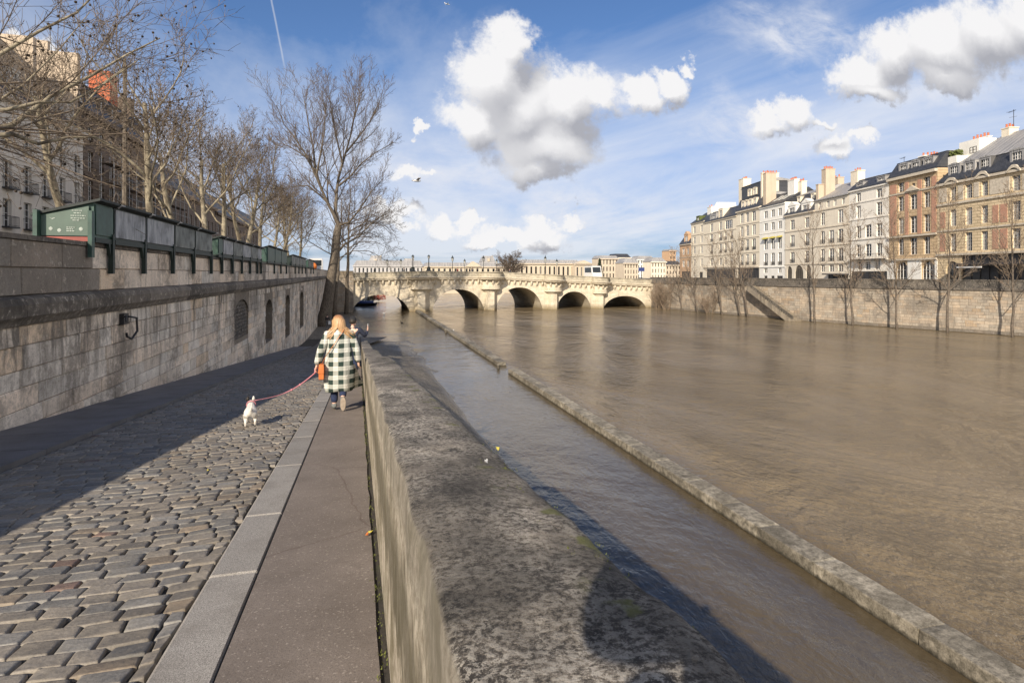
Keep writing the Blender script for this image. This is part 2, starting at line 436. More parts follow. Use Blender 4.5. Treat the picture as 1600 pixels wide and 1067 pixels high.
M['greylid']=simple('grey_box_lid',(.155,.165,.185),.5,.28,4)
M['darklid']=simple('dark_green_lid',(.05,.065,.058),.5,.3,4)
M['redstrip']=simple('red_painted_strip',(.26,.06,.045),.6,.2)
M['whitemark']=simple('white_sign_paint',(.34,.38,.34),.7,.1)
def m_bark(a,b,name,sc=9):
    def f(t,s):
        p=t.obj(); n=t.noise(t.map(p,(1,1,.35)),sc,6,.65); n2=t.noise(p,2.5,4,.6)
        c=t.mix(t.ramp(n,[(.38,0),(.6,1)]),a,b); c=t.mix(t.ramp(n2,[(.5,0),(.7,.4)]),c,[k*.6 for k in a])
        s(Base_Color=c,Roughness=.9,Normal=t.bump(n,.5,.03))
    return mat(name,f)
M['plane']=m_bark((.11,.088,.06),(.33,.285,.20),'mottled_plane_bark',5)
M['planetwig']=m_bark((.095,.07,.05),(.20,.155,.11),'plane_twigs',14)
M['bark']=m_bark((.075,.06,.046),(.17,.14,.105),'dark_rough_bark')
M['twig']=m_bark((.07,.052,.042),(.15,.115,.085),'dark_twigs',14)
M['seed']=simple('seed_ball',(.05,.035,.022),.95,.3)
M['rbark']=m_bark((.07,.056,.043),(.16,.13,.10),'wet_trunk_bark')
M['rtwig']=m_bark((.15,.11,.075),(.28,.215,.155),'reddish_twigs',14)
M['street']=simple('upper_street_asphalt',(.07,.068,.065),.9,.3,1,coord='pos')
M['land']=simple('far_land',(.07,.085,.04),.95,.4,.2,coord='pos')
M['redleaf']=simple('red_shrub_leaves',(.30,.05,.03),.9,.3)
M['greenleaf']=simple('green_shrub_leaves',(.09,.11,.03),.9,.35)
M['lampmetal']=simple('dark_lamp_iron',(.02,.025,.024),.45,.3)
M['lampglass']=simple('lamp_glass',(.45,.45,.42),.25,.1)
M['white']=simple('white_paint',(.62,.62,.61),.4,.06)
M['blue']=simple('blue_cover',(.03,.05,.17),.6,.2)
M['red']=simple('red_paint',(.5,.05,.03),.5,.2)
M['rubber']=simple('black_rubber',(.015,.015,.016),.8,.3)
M['carglass']=simple('vehicle_glass',(.02,.025,.03),.1,.1)
M['orangecloth']=simple('orange_cover',(.7,.2,.04),.8,.1)

M['moss']=simple('moss',(.105,.115,.025),.95,.5,30,coord='pos')
def m_lid(a,b):
    def f(t,s):
        p=t.obj(); n=t.noise(t.map(p,(1,1.6,.22)),5,6,.65); g=t.noise(p,3,4,.6)
        c=t.mix(t.ramp(n,[(.38,0),(.64,1)]),a,b); c=t.mix(t.ramp(g,[(.52,0),(.7,.5)]),c,[k*.5 for k in a])
        s(Base_Color=c,Roughness=t.ramp(g,[(.3,.35),(.7,.65)]),Normal=t.bump(g,.25,.03))
    return f
M['greylid']=mat('streaked_grey_lid',m_lid((.13,.14,.155),(.34,.355,.38)))
M['darklid']=mat('streaked_dark_lid',m_lid((.05,.062,.056),(.12,.135,.125)))
# ---------------------------------------------------------------- setting: ground sheets, road, kerbs, walls, water
def struct(o): return tag(o,kind='structure')
def strip(name,m,x0,x1,ys,zf,dz=0.0,nx=2,parent=None):
    mb=MB(); rows=[]
    for y in ys:
        a=x0(y) if callable(x0) else x0; b=x1(y) if callable(x1) else x1
        rows.append([mb.vert((a+(b-a)*i/(nx-1),y,zf(a+(b-a)*i/(nx-1),y)+dz)) for i in range(nx)])
    for r,q in zip(rows,rows[1:]):
        for i in range(nx-1): mb.face((r[i],r[i+1],q[i+1],q[i]))
    return mb.build(name,m,parent,smooth=True)
def frange(a,b,st):
    n=max(1,int(round((b-a)/st))); return [a+(b-a)*i/n for i in range(n+1)]
# river bed / ground sheet reaching the horizon, then the water
mb=MB(); mb.poly([(-3000,-400,-2.2),(4000,-400,-2.2),(4000,5000,-2.2),(-3000,5000,-2.2)])
struct(mb.build('ground',M['land']))
mb=MB(); mb.poly([(-3.0,-30,0),(900,-30,0),(900,900,0),(-3.0,900,0)])
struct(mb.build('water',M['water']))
# cobbled roadway: every sett modelled
XK,XP=-.86,-3.72                        # kerb edge, pavement edge
rng=random.Random(3)
mb=MB(); y=-.4; row=0
while y<62:
    d=rng.uniform(.098,.135); x=XP+.01-rng.uniform(0,.2)
    g=.0066 if y<20 else .009
    xr=XK if y<47 else XK+ (y-47)*.25
    while x<xr-.05:
        w=rng.uniform(.14,.245)
        x1=min(x+w,xr-.004); x0=max(x,XP+.01)
        if x1-x0>.05:
            n=5 if y<14 else 3 if y<28 else 2
            tl=rng.uniform(.72,1.28); ht=rng.uniform(-.003,.003)
            warm=rng.random()
            base=(.235,.208,.172) if warm<.62 else (.20,.19,.172) if warm<.92 else (.25,.20,.145) if warm<.992 else (.20,.13,.10)
            if y>30: base=tuple(k*.9 for k in base)
            mb.cur=tuple(k*tl for k in base)
            ta,tb=rng.uniform(-.014,.014),rng.uniform(-.025,.025)
            off=[rng.uniform(-.013,.013) for _ in range(4)]
            wob=lambda xx:.035*math.sin(xx*1.7+y*.31)+.02*math.sin(xx*4.1+y)
            ids=[]
            for j in range(n+1):
                for i in range(n+1):
                    G={5:(0,.045,.11,.89,.955,1),3:(0,.13,.87,1),2:(0,.5,1)}[n]; u=G[i]; v=G[j]
                    gx=g*1.35; gy=g*.7; px=x0+gx+(x1-x0-2*gx)*u; py=y+gy+(d-2*gy)*v
                    px+=off[0]*(1-v)*(1 if u<.5 else -1)+off[1]*v
                    py+=off[2]*(1-u)+off[3]*u
                    e=min(u,1-u,v,1-v)
                    up=-.0045 if e<=1e-6 else rng.uniform(-.003,.003)
                    if n>=3 and e<=1e-6:
                        # the rim drops, corners more
                        up-=.003 if (u in(0,1) and v in(0,1)) else 0
                    elif n==2: up=.004
                    px2=px; py2=py+wob(px)
                    z=zroad(py2)+.012+ht+up+(u-.5)*ta*.3+(v-.5)*tb*.2+.004*(1-(2*u-1)**2)
                    ids.append(mb.vert((px2,py2,z)))
            for j in range(n):
                for i in range(n):
                    a=j*(n+1)+i; mb.face((ids[a],ids[a+1],ids[a+n+2],ids[a+n+1]))
            # skirts
            rim=[ids[i] for i in range(n+1)]+[ids[j*(n+1)+n] for j in range(1,n+1)]+[ids[n*(n+1)+i] for i in range(n-1,-1,-1)]+[ids[j*(n+1)] for j in range(n-1,0,-1)]
            low=[mb.vert((mb.v[k][0],mb.v[k][1],mb.v[k][2]-.035)) for k in rim]
            L=len(rim)
            for k in range(L): mb.face((rim[(k+1)%L],rim[k],low[k],low[(k+1)%L]))
        x+=w
    y+=d; row+=1
struct(mb.build('road',M['cobble'],smooth=True,tint=True))
ys=frange(-3,62,1.0)
struct(strip('road_bed',M['dirt'],-5.3,.3,ys,lambda x,y:zroad(y),-.013))
# lower quay: end of the ramp, half under water
def zlow(x,y):
    e=MN.noise(Vector((x*.35,y*.16,1.7)))*.10+MN.noise(Vector((x*1.3,y*.7,4.)))*.03
    k=max(0.0,min(1.0,(x+4.5)/9.0)); k=k*k*(3-2*k)
    return zroad(y)*(1-k)+(-.12)*k+e*(.3+.7*k)-.02
struct(strip('lower_quay',M['bank'],-5.1,8.5,frange(60.5,128,.7),zlow,0,30))
# dark pavement at the foot of the wall, with its kerb face
mb=MB()
for a,b in zip(frange(-3,50,1.25),frange(-3,50,1.25)[1:]):
    g=.006
    P=[(-5.2,a+g),(XP,a+g),(XP,b-g),(-5.2,b-g)]
    top=[mb.vert((x,y,zroad(y)+.09-(.015 if x>-4 else 0)+rng.uniform(-.006,.006))) for x,y in P]
    mb.face(top)
    lo=[mb.vert((x,y,zroad(y)-.1)) for x,y in P]
    for k in range(4): mb.face((top[(k+1)%4],top[k],lo[k],lo[(k+1)%4]))
struct(mb.build('pavement',M['pave']))
# granite kerb stones beside the walkway
mb=MB(); y=-.9; rng=random.Random(5)
while y<56:
    L=rng.uniform(1.1,1.7); t=rng.uniform(.85,1.12); mb.cur=(t,t,t*.985)
    g=.007; x0,x1=-.845,-.578; b=.012
    y0,y1=y+g,y+L-g
    rings=[]
    for yy,ins in ((y0,b),(y0+b,0),(y1-b,0),(y1,b)):
        z=zroad(yy)+.045-(b*.8 if ins else 0)
        rings.append([(x0-.004,yy,z-.13),(x0,yy,z-b),(x0+b*1.3,yy,z),(x1-b*.7,yy,z),(x1,yy,z-b),(x1,yy,z-.13)])
    mb.loops(rings,0,closed=False,cap0=True,cap1=True)
    y+=L
struct(mb.build('kerb',M['granite'],tint=True))
def zwalk(x,y): return zroad(y)+.038+MN.noise(Vector((x*1.5,y*.9,3)))*.006
struct(strip('walkway',M['asphalt'],-.569,lambda y:.085+.02*MN.noise(Vector((y*2.3,0,0))),frange(-1.2,56,.25),zwalk,0,5))
struct(strip('walkway_edge_dirt',M['dirt'],.02,.16,frange(-1.2,56,.25),zwalk,-.014))
# river-side bank between the parapet and the water
def zbank(x,y):
    k=(x-.4)/4.7; k=max(0,min(1.6,k))
    zz=(zroad(y)-.25)*(1-k) if k<1 else -.35*(k-1)/.6
    return zz+MN.noise(Vector((x*.9,y*.35,0)))*.10*min(1,k*2)
struct(strip('bank',M['bank'],.40,8.3,frange(-6,61.5,.6),zbank,0,26))
# ---------------------------------------------------------------- parapet along the walkway, three stepped lengths
def parapet(y0,y1,drop,label,step):
    mb=MB(); ys=frange(y0,y1,step); rings=[]
    prof=[(.128,-1.35),(.126,-.75),(.124,-.38),(.125,-.12),(.126,-.03),(.132,-.007),(.148,.001),(.20,.004),(.26,.005),(.31,.005),(.36,.004),(.42,.002),(.466,-.003),(.490,-.012),(.502,-.035),(.507,-.12),(.508,-.4),(.508,-6.0)]
    for i,y in enumerate(ys):
        zt=zroad(y)+1.01-drop; rg=[]
        for j,(x,dz) in enumerate(prof):
            if dz>-.5:
                nn=MN.noise(Vector((x*9,y*6,dz*9+drop)))*.006+MN.noise(Vector((x*3,y*1.7,5)))*.006+MN.noise(Vector((x*30,y*24,1)))*.0035
                ex=MN.noise(Vector((y*3.1,j*.25,9)))*.010 if 3<=j<=6 or 11<=j<=15 else 0
            else: nn=ex=0
            z=zt+dz+nn*1.4
            if dz<-5: z=-1.2
            if dz<-1: z=zroad(y)-.4
            if dz<-5: z=min(-.6,zroad(y)-2)
            rg.append((x+ex+nn*.5,y,z))
        rings.append(rg)
    mb.loops(rings,closed=True)
    # hand back a single solid
    o=mb.build('parapet',M['parapet'],smooth=True)
    return tag(o,label,'parapet','lengths of quay parapet')
parapet(-1.6,9.45,0,'broad lichen covered stone parapet nearest to the viewer, stained beige on its walkway side',.045)
parapet(9.452,15.6,.12,'short middle length of stone parapet stepped down beside the walking woman',.12)
parapet(15.602,52,.26,'lowest and farthest length of stone parapet running down to the flooded quay',.25)
# ---------------------------------------------------------------- great quay wall on the left
WX=-5.08
ZC0,ZC1,ZP=6.20,6.66,7.62
wall=thing('quay_wall','long high limestone quay wall with a sooty cornice, left of the cobbled ramp','wall',(0,0,0))
NICH=[(26.6,29.9,4.15,5.85),(35.1,37.9,3.05,5.5),(44.2,47.2,2.35,5.45),(55.0,58.6,2.1,5.35)]
def in_niche(a,b,z0,z1):
    for (n0,n1,zb,zt) in NICH:
        if b>n0 and a<n1 and z1>zb and z0<zt+.05: return (n0,n1,zb,zt)
    return None
def stone(mb,a,b,z0,z1,x,rel,rng,g=.004,ch=.014):
    a+=g;b-=g;z0+=g;z1-=g
    if b-a<.03 or z1-z0<.03: return
    ch=min(ch,(b-a)*.3,(z1-z0)*.3)
    r=[rng.uniform(-.012,.012) for _ in range(4)]
    j=lambda:rng.uniform(-.008,.008)
    o=[(x-.02,a,z0),(x-.02,b,z0),(x-.02,b,z1),(x-.02,a,z1)]
    i=[(x+rel+r[0],a+ch+j(),z0+ch+j()),(x+rel+r[1],b-ch+j(),z0+ch+j()),(x+rel+r[2],b-ch+j(),z1-ch+j()),(x+rel+r[3],a+ch+j(),z1-ch+j())]
    oi=[mb.vert(p) for p in o]; ii=[mb.vert(p) for p in i]
    for k in range(4): mb.face((oi[k],oi[(k+1)%4],ii[(k+1)%4],ii[k]))
    mb.face(ii)
def tintc(rng,sp=.22):
    t=rng.uniform(1-sp*.8,1+sp*.7); w=rng.uniform(-.05,.06)
    if rng.random()<.04: return (t*1.02,t*.92,t*.80)
    return (t*(1+w),t,t*(1-w))
rng=random.Random(11)
def courses(zlo_at,ztop,ch,y0,y1,lmin,lmax,x,mats,name,rel=.02,darkf=None,sp=.22):
    mb=MB(); z=ztop
    while True:
        h=ch*rng.uniform(.75,1.25); zz=z-h
        y=y0-rng.uniform(0,.8); any_=False
        while y<y1:
            L=rng.uniform(lmin,lmax)*(1 if y<40 else 1.5)
            b=min(y+L,y1); a=max(y,y0)
            if z>zlo_at(y+L)-.5 and b>a+.04:
                any_=True
                mb.cur=tintc(rng,sp)
                n=in_niche(a,b,zz,z)
                if n is None: stone(mb,a,b,zz,z,x,rel*rng.uniform(-.6,1),rng)
                else:
                    if a<n[0]-.05: stone(mb,a,n[0],zz,z,x,rel*rng.uniform(-.6,1),rng)
                    if b>n[1]+.05: stone(mb,n[1],b,zz,z,x,rel*rng.uniform(-.6,1),rng)
            y+=L
        z=zz
        if not any_ or z<-.5: break
    mb.cur=(.6,.57,.52)
    return mb.build(name,mats,wall,tint=True)
courses(zroad,ZC0,.33,-4,108.5,.5,1.5,WX,M['quay'],'ashlar_face')
# backing core with arched niches cut as recesses
mb=MB(); mb.cur=(.3,.28,.25)
edges=[-4]+[e for n in NICH for e in n[:2]]+[108.5]
for k in range(0,len(edges),2): mb.box(WX-1.2,WX-.022,edges[k],edges[k+1],-2,ZC0)
for (a,b,zb,zt) in NICH:
    mb.box(WX-1.2,WX-.022,a,b,-2,zb)
    n=12; cy=(a+b)/2; rw=(b-a)/2; rise=min(.75,(zt-zb)*.4); sp=zt-rise
    pts=[(WX-.0,cy+rw*math.cos(PI*i/n),sp+rise*math.sin(PI*i/n)) for i in range(n+1)]
    for p,q in zip(pts,pts[1:]):
        mb.prism([p,q,(p[0],q[1],ZC0-.01),(p[0],p[1],ZC0-.01)],(-.5,0,0))
    mb.box(WX-1.2,WX-.5,a,b,zb,ZC0)
mb.build('wall_core',M['quay'],wall,tint=True)
for i,(a,b,zb,zt) in enumerate(NICH):
    mb=MB(); mb.cur=(1,1,1); z=zb
    dep=.10 if i==0 else .42
    while z<zt-.08:
        h=.16 if i==0 else .3; y=a-rng.uniform(0,.2)
        frac=max(0,(z-(zt-.75))/.75); rw=(b-a)/2*math.sqrt(max(.05,1-frac*frac)); cy=(a+b)/2
        while y<b:
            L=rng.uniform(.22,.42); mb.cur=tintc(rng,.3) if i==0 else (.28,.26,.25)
            aa,bb=max(y,cy-rw),min(y+L,cy+rw)
            if bb-aa>.05: stone(mb,aa,bb,z,min(z+h,zt),WX-dep,.02,rng)
            y+=L
        z+=h
    mb.build('walled_up_niche',M['quay_dark'],wall,tint=True)
# cornice band, parapet of large slabs, cap
mb=MB(); y=-4
while y<108.5:
    L=rng.uniform(1.2,2.2); b=min(y+L,108.5); t=rng.choice((.8,1.1,1.6,2.3)); mb.cur=(t,t*.98,t*.93)
    g=.006
    pr=[(WX-.5,ZC0),(WX+.05,ZC0),(WX+.10,ZC0+.08),(WX+.16,ZC0+.14),(WX+.17,ZC1-.14),(WX+.13,ZC1-.05),(WX+.02,ZC1),(WX-.5,ZC1)]
    r0=[(x+rng.uniform(-.006,.006),y+g,z+rng.uniform(-.006,.006)) for x,z in pr]; r1=[(p[0],b-g,p[2]) for p in r0]
    mb.loops([r0,r1]); y=b
mb.build('cornice',M['quay_dark'],wall,tint=True)
mb=MB()
for z0,z1 in ((ZC1,ZC1+.44),(ZC1+.44,ZP-.08)):
    y=-4-rng.random()
    while y<108.5:
        L=rng.uniform(.9,1.6); b=min(y+L,108.5); mb.cur=tintc(rng,.12)
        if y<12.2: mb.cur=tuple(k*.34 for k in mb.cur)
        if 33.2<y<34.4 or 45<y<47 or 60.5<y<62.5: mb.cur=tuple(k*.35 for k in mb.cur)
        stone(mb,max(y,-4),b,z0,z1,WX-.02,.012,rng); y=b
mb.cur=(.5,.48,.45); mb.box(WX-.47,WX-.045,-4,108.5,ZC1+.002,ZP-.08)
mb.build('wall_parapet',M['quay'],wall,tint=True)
mb=MB(); y=-4
while y<108.5:
    L=rng.uniform(1.2,2.0); b=min(y+L,108.5); t=rng.uniform(.8,1.3); mb.cur=(t,t,t)
    mb.box(WX-.5,WX+.015,y+.006,b-.006,ZP-.078,ZP); y=b
mb.build('wall_cap',M['quay_dark'],wall,tint=True)
# iron lantern hook fixed to the wall
hk=thing('iron_hook','rusty black iron bracket and bent hook hanging from the quay wall below the cornice','bracket',(WX,14.6,5.9))
mb=MB(); mb.box(-.01,.09,-.14,.14,-.02,.22); mb.build('wall_plate',M['iron'],hk)
mb=MB(); mb.tube([(.08,.1,.15),(.2,.28,.1),(.2,.32,-.2),(.16,.1,-.36),(.16,-.16,-.28),(.16,-.2,-.2)],.025,6); mb.build('hook',M['iron'],hk)
mb=MB(); mb.tube([(.02,-.1,.1),(.16,-.22,.18),(.18,-.3,.06)],.018,5); mb.build('bracket_arm',M['iron'],hk)
# upper street behind the wall, and land beyond
mb=MB(); mb.poly([(-120,-30,6.6),(WX-.4,-30,6.6),(WX-.4,108.9,6.6),(-.9,109.1,6.6),(-.9,900,6.6),(-120,900,6.6)])
struct(mb.build('street',M['street']))
mb=MB(); mb.prism([(-.88,130.2,-1),(-.88,900,-1),(-.88,900,6.58),(-.88,130.2,6.58)],(-3,0,0)); tag(mb.build('quay_wall',M['quay_far'],tint=True),'pale quay wall on the left bank beyond the bridge','wall')
# wall return facing the viewer, left of the first arch
mb=MB(); rngb=random.Random(4)
z=6.2
while z>-.4:
    x=WX+.02
    while x<-.85:
        L=rngb.uniform(.6,1.2); mb.cur=tintc(rngb,.15); x1=min(x+L,-.85)
        r=rngb.uniform(-.01,.02)
        i=[mb.vert(p) for p in ((x+.01,108.5-r,z-.39),(x1-.01,108.5-r,z-.39),(x1-.01,108.5-r,z-.01),(x+.01,108.5-r,z-.01))]
        mb.face(i); x+=L
    z-=.4
mb.cur=(.6,.58,.52); mb.box(WX-.3,-.86,108.53,109.0,-2,7.55)
mb.cur=(.9,.88,.82); mb.box(WX+.1,-.86,108.4,108.52,6.25,6.7); mb.cur=(.6,.58,.52); mb.box(WX+.1,-.86,108.46,108.52,6.7,7.5)
tag(mb.build('abutment_wall',M['quay_far'],tint=True),'pale stone return wall joining the quay wall to the bridge, behind the leaning tree','wall')
# ---------------------------------------------------------------- flooded quay edge standing out of the water
def coping(y0,y1,label,name='quay_edge'):
    mb=MB(); rg=random.Random(int(y0)); y=y0; mb.cur=(1.5,1.45,1.3); mb.box(10.23,10.86,y0+.02,y1-.02,-.5,.305)
    while y<y1-.1:
        L=rg.uniform(1.5,2.6); b=min(y+L,y1); t=rg.uniform(.72,1.25); mb.cur=(t,t*.98,t*.93)
        n=max(2,int((b-y)/.16)) if y<45 else 3
        dz=rg.uniform(-.012,.012); rings=[]
        for i in range(n+1):
            yy=y+.016+(b-y-.032)*i/n
            e=.02 if i in(0,n) else 0
            w=lambda k:MN.noise(Vector((yy*2.7,k*3.1,1)))*.009
            zt=.33+dz-e
            rings.append([(10.2+w(1),yy,-.6),(10.19+w(2)*1.4+e*.5,yy,.06),(10.2+w(3)+e*.5,yy,zt-.03+w(4)*.4),(10.215+w(3),yy,zt-.004),(10.42,yy,zt+w(5)*.5),(10.66,yy,zt+w(6)*.5),(10.855+w(7),yy,zt-.005),(10.878+w(7)-e*.5,yy,zt-.03),(10.88,yy,-.6)])
        mb.loops(rings); y=b
    return tag(mb.build(name,M['coping'],smooth=False,tint=True),label,'quay edge','flooded quay edge stones')
coping(-2,39.3,'near run of mossy quay edge stones rising just above the flood water')
coping(42.5,108,'far run of quay edge stones leading across the water to the first bridge pier')
def bollard(x,y,h,label):
    mb=MB(); mb.lathe((0,0,0),[(.09,-.9),(.09,h*.75),(.13,h*.8),(.14,h*.93),(.10,h),(0,h+.02)],10)
    o=mb.build('bollard',M['coping'],smooth=True,tint=True,loc=(x,y,0)); tag(o,label,'bollard','mooring bollards in the flood')
bollard(9.95,41.2,.36,'small pale mooring bollard standing in the water at the gap in the quay edge')
bollard(9.95,67.5,.5,'distant mooring bollard beside the far run of quay edge')

# moss and weeds in the joint below the parapet, on its river edge and between the setts
mb=MB(); rw=random.Random(19)
def tuft(x,y,z,k,n):
    for _ in range(n):
        a=rw.uniform(0,2*PI); l=k*rw.uniform(.5,1.3); c=Vector((x+rw.gauss(0,k*.6),y+rw.gauss(0,k*.9),z)); u=Vector((math.cos(a)*l*.5,math.sin(a)*l*.5,l*rw.uniform(.3,.9))); v=Vector((-math.sin(a),math.cos(a),0))*l*.22
        mb.poly([c-v,c+v,c+u])
for i in range(260):
    y=rw.uniform(1.2,16)**1.0; tuft(.098+rw.gauss(0,.008),y,zwalk(.1,y)+.0,.010+.006*rw.random(),5)
for i in range(70):
    y=.75+abs(rw.gauss(0,.9)); x=rw.uniform(.40,.50); tuft(x,y,zroad(y)+1.01+.004-(x-.36)*.14,.006,7)
for i in range(160):
    y=rw.uniform(1.5,9); x=rw.uniform(-3.5,-.9); tuft(x,y,zroad(y)-.006,.010,4)
tag(mb.build('weeds',M['moss']),kind='stuff')
# ---------------------------------------------------------------- five-arched bridge
BY0,BY1=109.0,130.0
br=thing('stone_bridge','pale five arched stone bridge with rounded bastions over each pier, crossing the river','bridge',(0,0,0))
ARCH=[(548,641,3.15,0),(675,757,4.05,1),(774,848,4.35,1),(869,924,3.45,1),(941.5,1010,2.45,1)]
AR=[(X_at(a,BY0),X_at(b,BY0),r) for a,b,r,_ in ARCH]
TUR=[(X_at(659,BY0),2.15),(X_at(766.5,BY0),1.95),(X_at(864,BY0),1.8),(X_at(937,BY0),1.55)]
XL,XRr=-.85,X_at(1016,BY0)+1.0
PT=[(-6,7.15),(X_at(551,BY0),7.22),(X_at(662,BY0),7.5),(X_at(782,BY0),7.4),(X_at(855,BY0),6.9),(X_at(935,BY0),6.4),(X_at(1011,BY0),5.85),(80,5.5)]
def ptop(x):
    for (a,za),(b,zb) in zip(PT,PT[1:]):
        if a<=x<=b: return za+(zb-za)*(x-a)/(b-a)
    return PT[-1][1]
def zcor(x): return ptop(x)-1.05          # underside line of the parapet = top of cornice
def intr(x):
    for a,b,r in AR:
        if a<x<b:
            k=(x-(a+b)/2)/((b-a)/2); return -.9+(r+.9)*math.sqrt(max(0,1-abs(k)**2.15))
    return None
xs=set([XL,XRr])
for a,b,r in AR:
    for i in range(33): xs.add((a+b)/2-(b-a)/2*math.cos(PI*i/32))
xs=sorted(xs)
mb=MB()
for Yf in (BY0,BY1):
    for x0,x1 in zip(xs,xs[1:]):
        if x1-x0<1e-5: continue
        m=(x0+x1)/2; inside=intr(m) is not None
        b0=(intr(x0) if intr(x0) is not None else -.9) if inside else -1.5
        b1=(intr(x1) if intr(x1) is not None else -.9) if inside else -1.5
        mb.poly([(x0,Yf,b0),(x1,Yf,b1),(x1,Yf,zcor(x1)),(x0,Yf,zcor(x0))])
# deck
for x0,x1 in zip(xs,xs[1:]):
    mb.poly([(x0,BY0,zcor(x0)),(x1,BY0,zcor(x1)),(x1,BY1,zcor(x1)),(x0,BY1,zcor(x0))])
# pier ends under the springing
mb.build('spandrel_wall',M['bridge'],br)
for a,b,r in AR:
    mb=MB(); n=28; p=[]
    for i in range(n+1):
        x=(a+b)/2-(b-a)/2*math.cos(PI*i/n); k=(x-(a+b)/2)/((b-a)/2)
        p.append((x,-.9+(r+.9)*math.sqrt(max(0,1-min(1,abs(k))**2.15))))
    p[0]=(a,-.9); p[-1]=(b,-.9)
    for q,s in zip(p,p[1:]): mb.poly([(q[0],BY0,q[1]),(s[0],BY0,s[1]),(s[0],BY1,s[1]),(q[0],BY1,q[1])])
    mb.build('arch_vault',M['bridge'],br,smooth=True)
    mb=MB()
    for k,(q,s) in enumerate(zip(p,p[1:])):     # ring of voussoirs, slightly proud
        def outw(pt,i):
            t=(p[min(n,i+1)][0]-p[max(0,i-1)][0],p[min(n,i+1)][1]-p[max(0,i-1)][1]); l=math.hypot(*t)
            return (pt[0]-t[1]/l*.75,pt[1]+t[0]/l*.75)
        qo=outw(q,k); so=outw(s,k+1)
        mb.poly([(q[0],BY0-.06,q[1]),(s[0],BY0-.06,s[1]),(so[0],BY0-.06,so[1]),(qo[0],BY0-.06,qo[1])])
        mb.poly([(q[0],BY0-.06,q[1]),(s[0],BY0-.06,s[1]),(s[0],BY0+.01,s[1]),(q[0],BY0+.01,q[1])])
        mb.poly([(qo[0],BY0-.06,qo[1]),(so[0],BY0-.06,so[1]),(so[0],BY0+.01,so[1]),(qo[0],BY0+.01,qo[1])])
    mb.build('arch_ring',M['bridge'],br)
# path of the face line, following straight lengths and round bastions
def face_path(off,wobble=0):
    pts=[]; x=XL
    cur=XL
    for c,r in TUR:
        n=8
        for i in range(n): pts.append((cur+(c-r-off-cur)*i/n,BY0-off))
        R=r+off
        for i in range(15):
            a=PI-PI*i/14; pts.append((c+R*math.cos(a),BY0-off-R*.92*math.sin(a)))
        cur=c+r+off
    n=8
    for i in range(n+1): pts.append((cur+(XRr-cur)*i/n,BY0-off))
    return pts
def sweep(prof,name,m,parent):
    """prof: list of (out, dz above cornice line)"""
    paths=[face_path(o) for o,_ in prof]; mb=MB(); L=len(paths[0]); ids=[]
    for (o,dz),P in zip(prof,paths): ids.append([mb.vert((x,y,zcor(x)+dz)) for x,y in P])
    for a,b in zip(ids,ids[1:]):
        for i in range(L-1): mb.face((a[i],a[i+1],b[i+1],b[i]))
    return mb.build(name,m,parent)
sweep([(.0,-.62),(.12,-.60),(.18,-.50),(.50,-.42),(.56,-.22),(.66,-.14),(.70,.0),(.62,.06),(.2,.08)],'cornice',M['bridge'],br)
sweep([(.22,.06),(.24,.88),(.34,.90),(.36,1.04),(.02,1.06),(-.10,1.05),(-.10,.0)],'parapet_wall',M['bridge_top'],br)
mb=MB(); mb.prism([(XL,BY1,zcor(XL)),(XRr,BY1,zcor(XRr)),(XRr,BY1,ptop(XRr)),(X_at(782,BY0),BY1,ptop(X_at(782,BY0))),(X_at(662,BY0),BY1,ptop(X_at(662,BY0))),(XL,BY1,ptop(XL))],(0,.4,0))
mb.build('far_parapet',M['bridge_top'],br)
for c,r in TUR:
    zc=zcor(c)
    mb=MB(); P=[(-1,0)]
    prof=[(0.35,-3.35),(r*.62,-2.85),(r*.66,-2.75),(r*.82,-2.4),(r*1.02,-2.3),(r*1.02,-2.15),(r,-2.1),(r,-.45)]
    mb.lathe((c,BY0-.02,zc),prof,14,0,PI,2*PI,1,.92)
    mb.build('bastion',M['bridge'],br)
    mb=MB(); w=r*.55; yb=BY0+.2; zt=zc-2.8          # cutwater: pointed buttress down to the water
    for (x0,y0),(x1,y1) in (((c-w*1.25,yb),(c-w*.72,BY0-r*.62)),((c-w*.72,BY0-r*.62),(c+w*.42,BY0-r*.70)),((c+w*.42,BY0-r*.70),(c+w*1.25,yb))):
        mb.poly([(x0,y0,-1.5),(x1,y1,-1.5),(x1,y1,zt),(x0,y0,zt)])
    mb.build('cutwater',M['bridge'],br)
# carved consoles under the cornice
mb=MB(); mb.prism([(-.16,0,0),(-.16,-.46,0),(-.16,-.42,-.26),(-.16,-.30,-.62),(-.16,-.16,-.86),(-.16,0,-.92)],(.32,0,0)); mb.ball((0,-.30,-.36),.2,6,sz=1.3)
con=None; cur=XL+.7; cnt=0; spots=[]
for i,(c,r) in enumerate(TUR+[(XRr+.4,0.6)]):
    lo=cur; hi=c-r-.5; n=max(3,int(round((hi-lo)/1.02)))
    for k in range(n): spots.append((lo+(hi-lo)*k/(n-1),BY0,0))
    if i<4:
        for a in (205,240,270,300,335): spots.append((c+r*math.cos(math.radians(a)),BY0+r*.92*math.sin(math.radians(a)),math.radians(a-270)))
    cur=c+r+.5
for (x,y,rz) in spots[:98]:
    if con is None:
        con=mb.build('corbel',M['bridge'],br,loc=(x,y,zcor(x)-.5)); con.rotation_euler=(0,0,rz)
    else: inst(con,br,(x,y,zcor(x)-.5),rz)
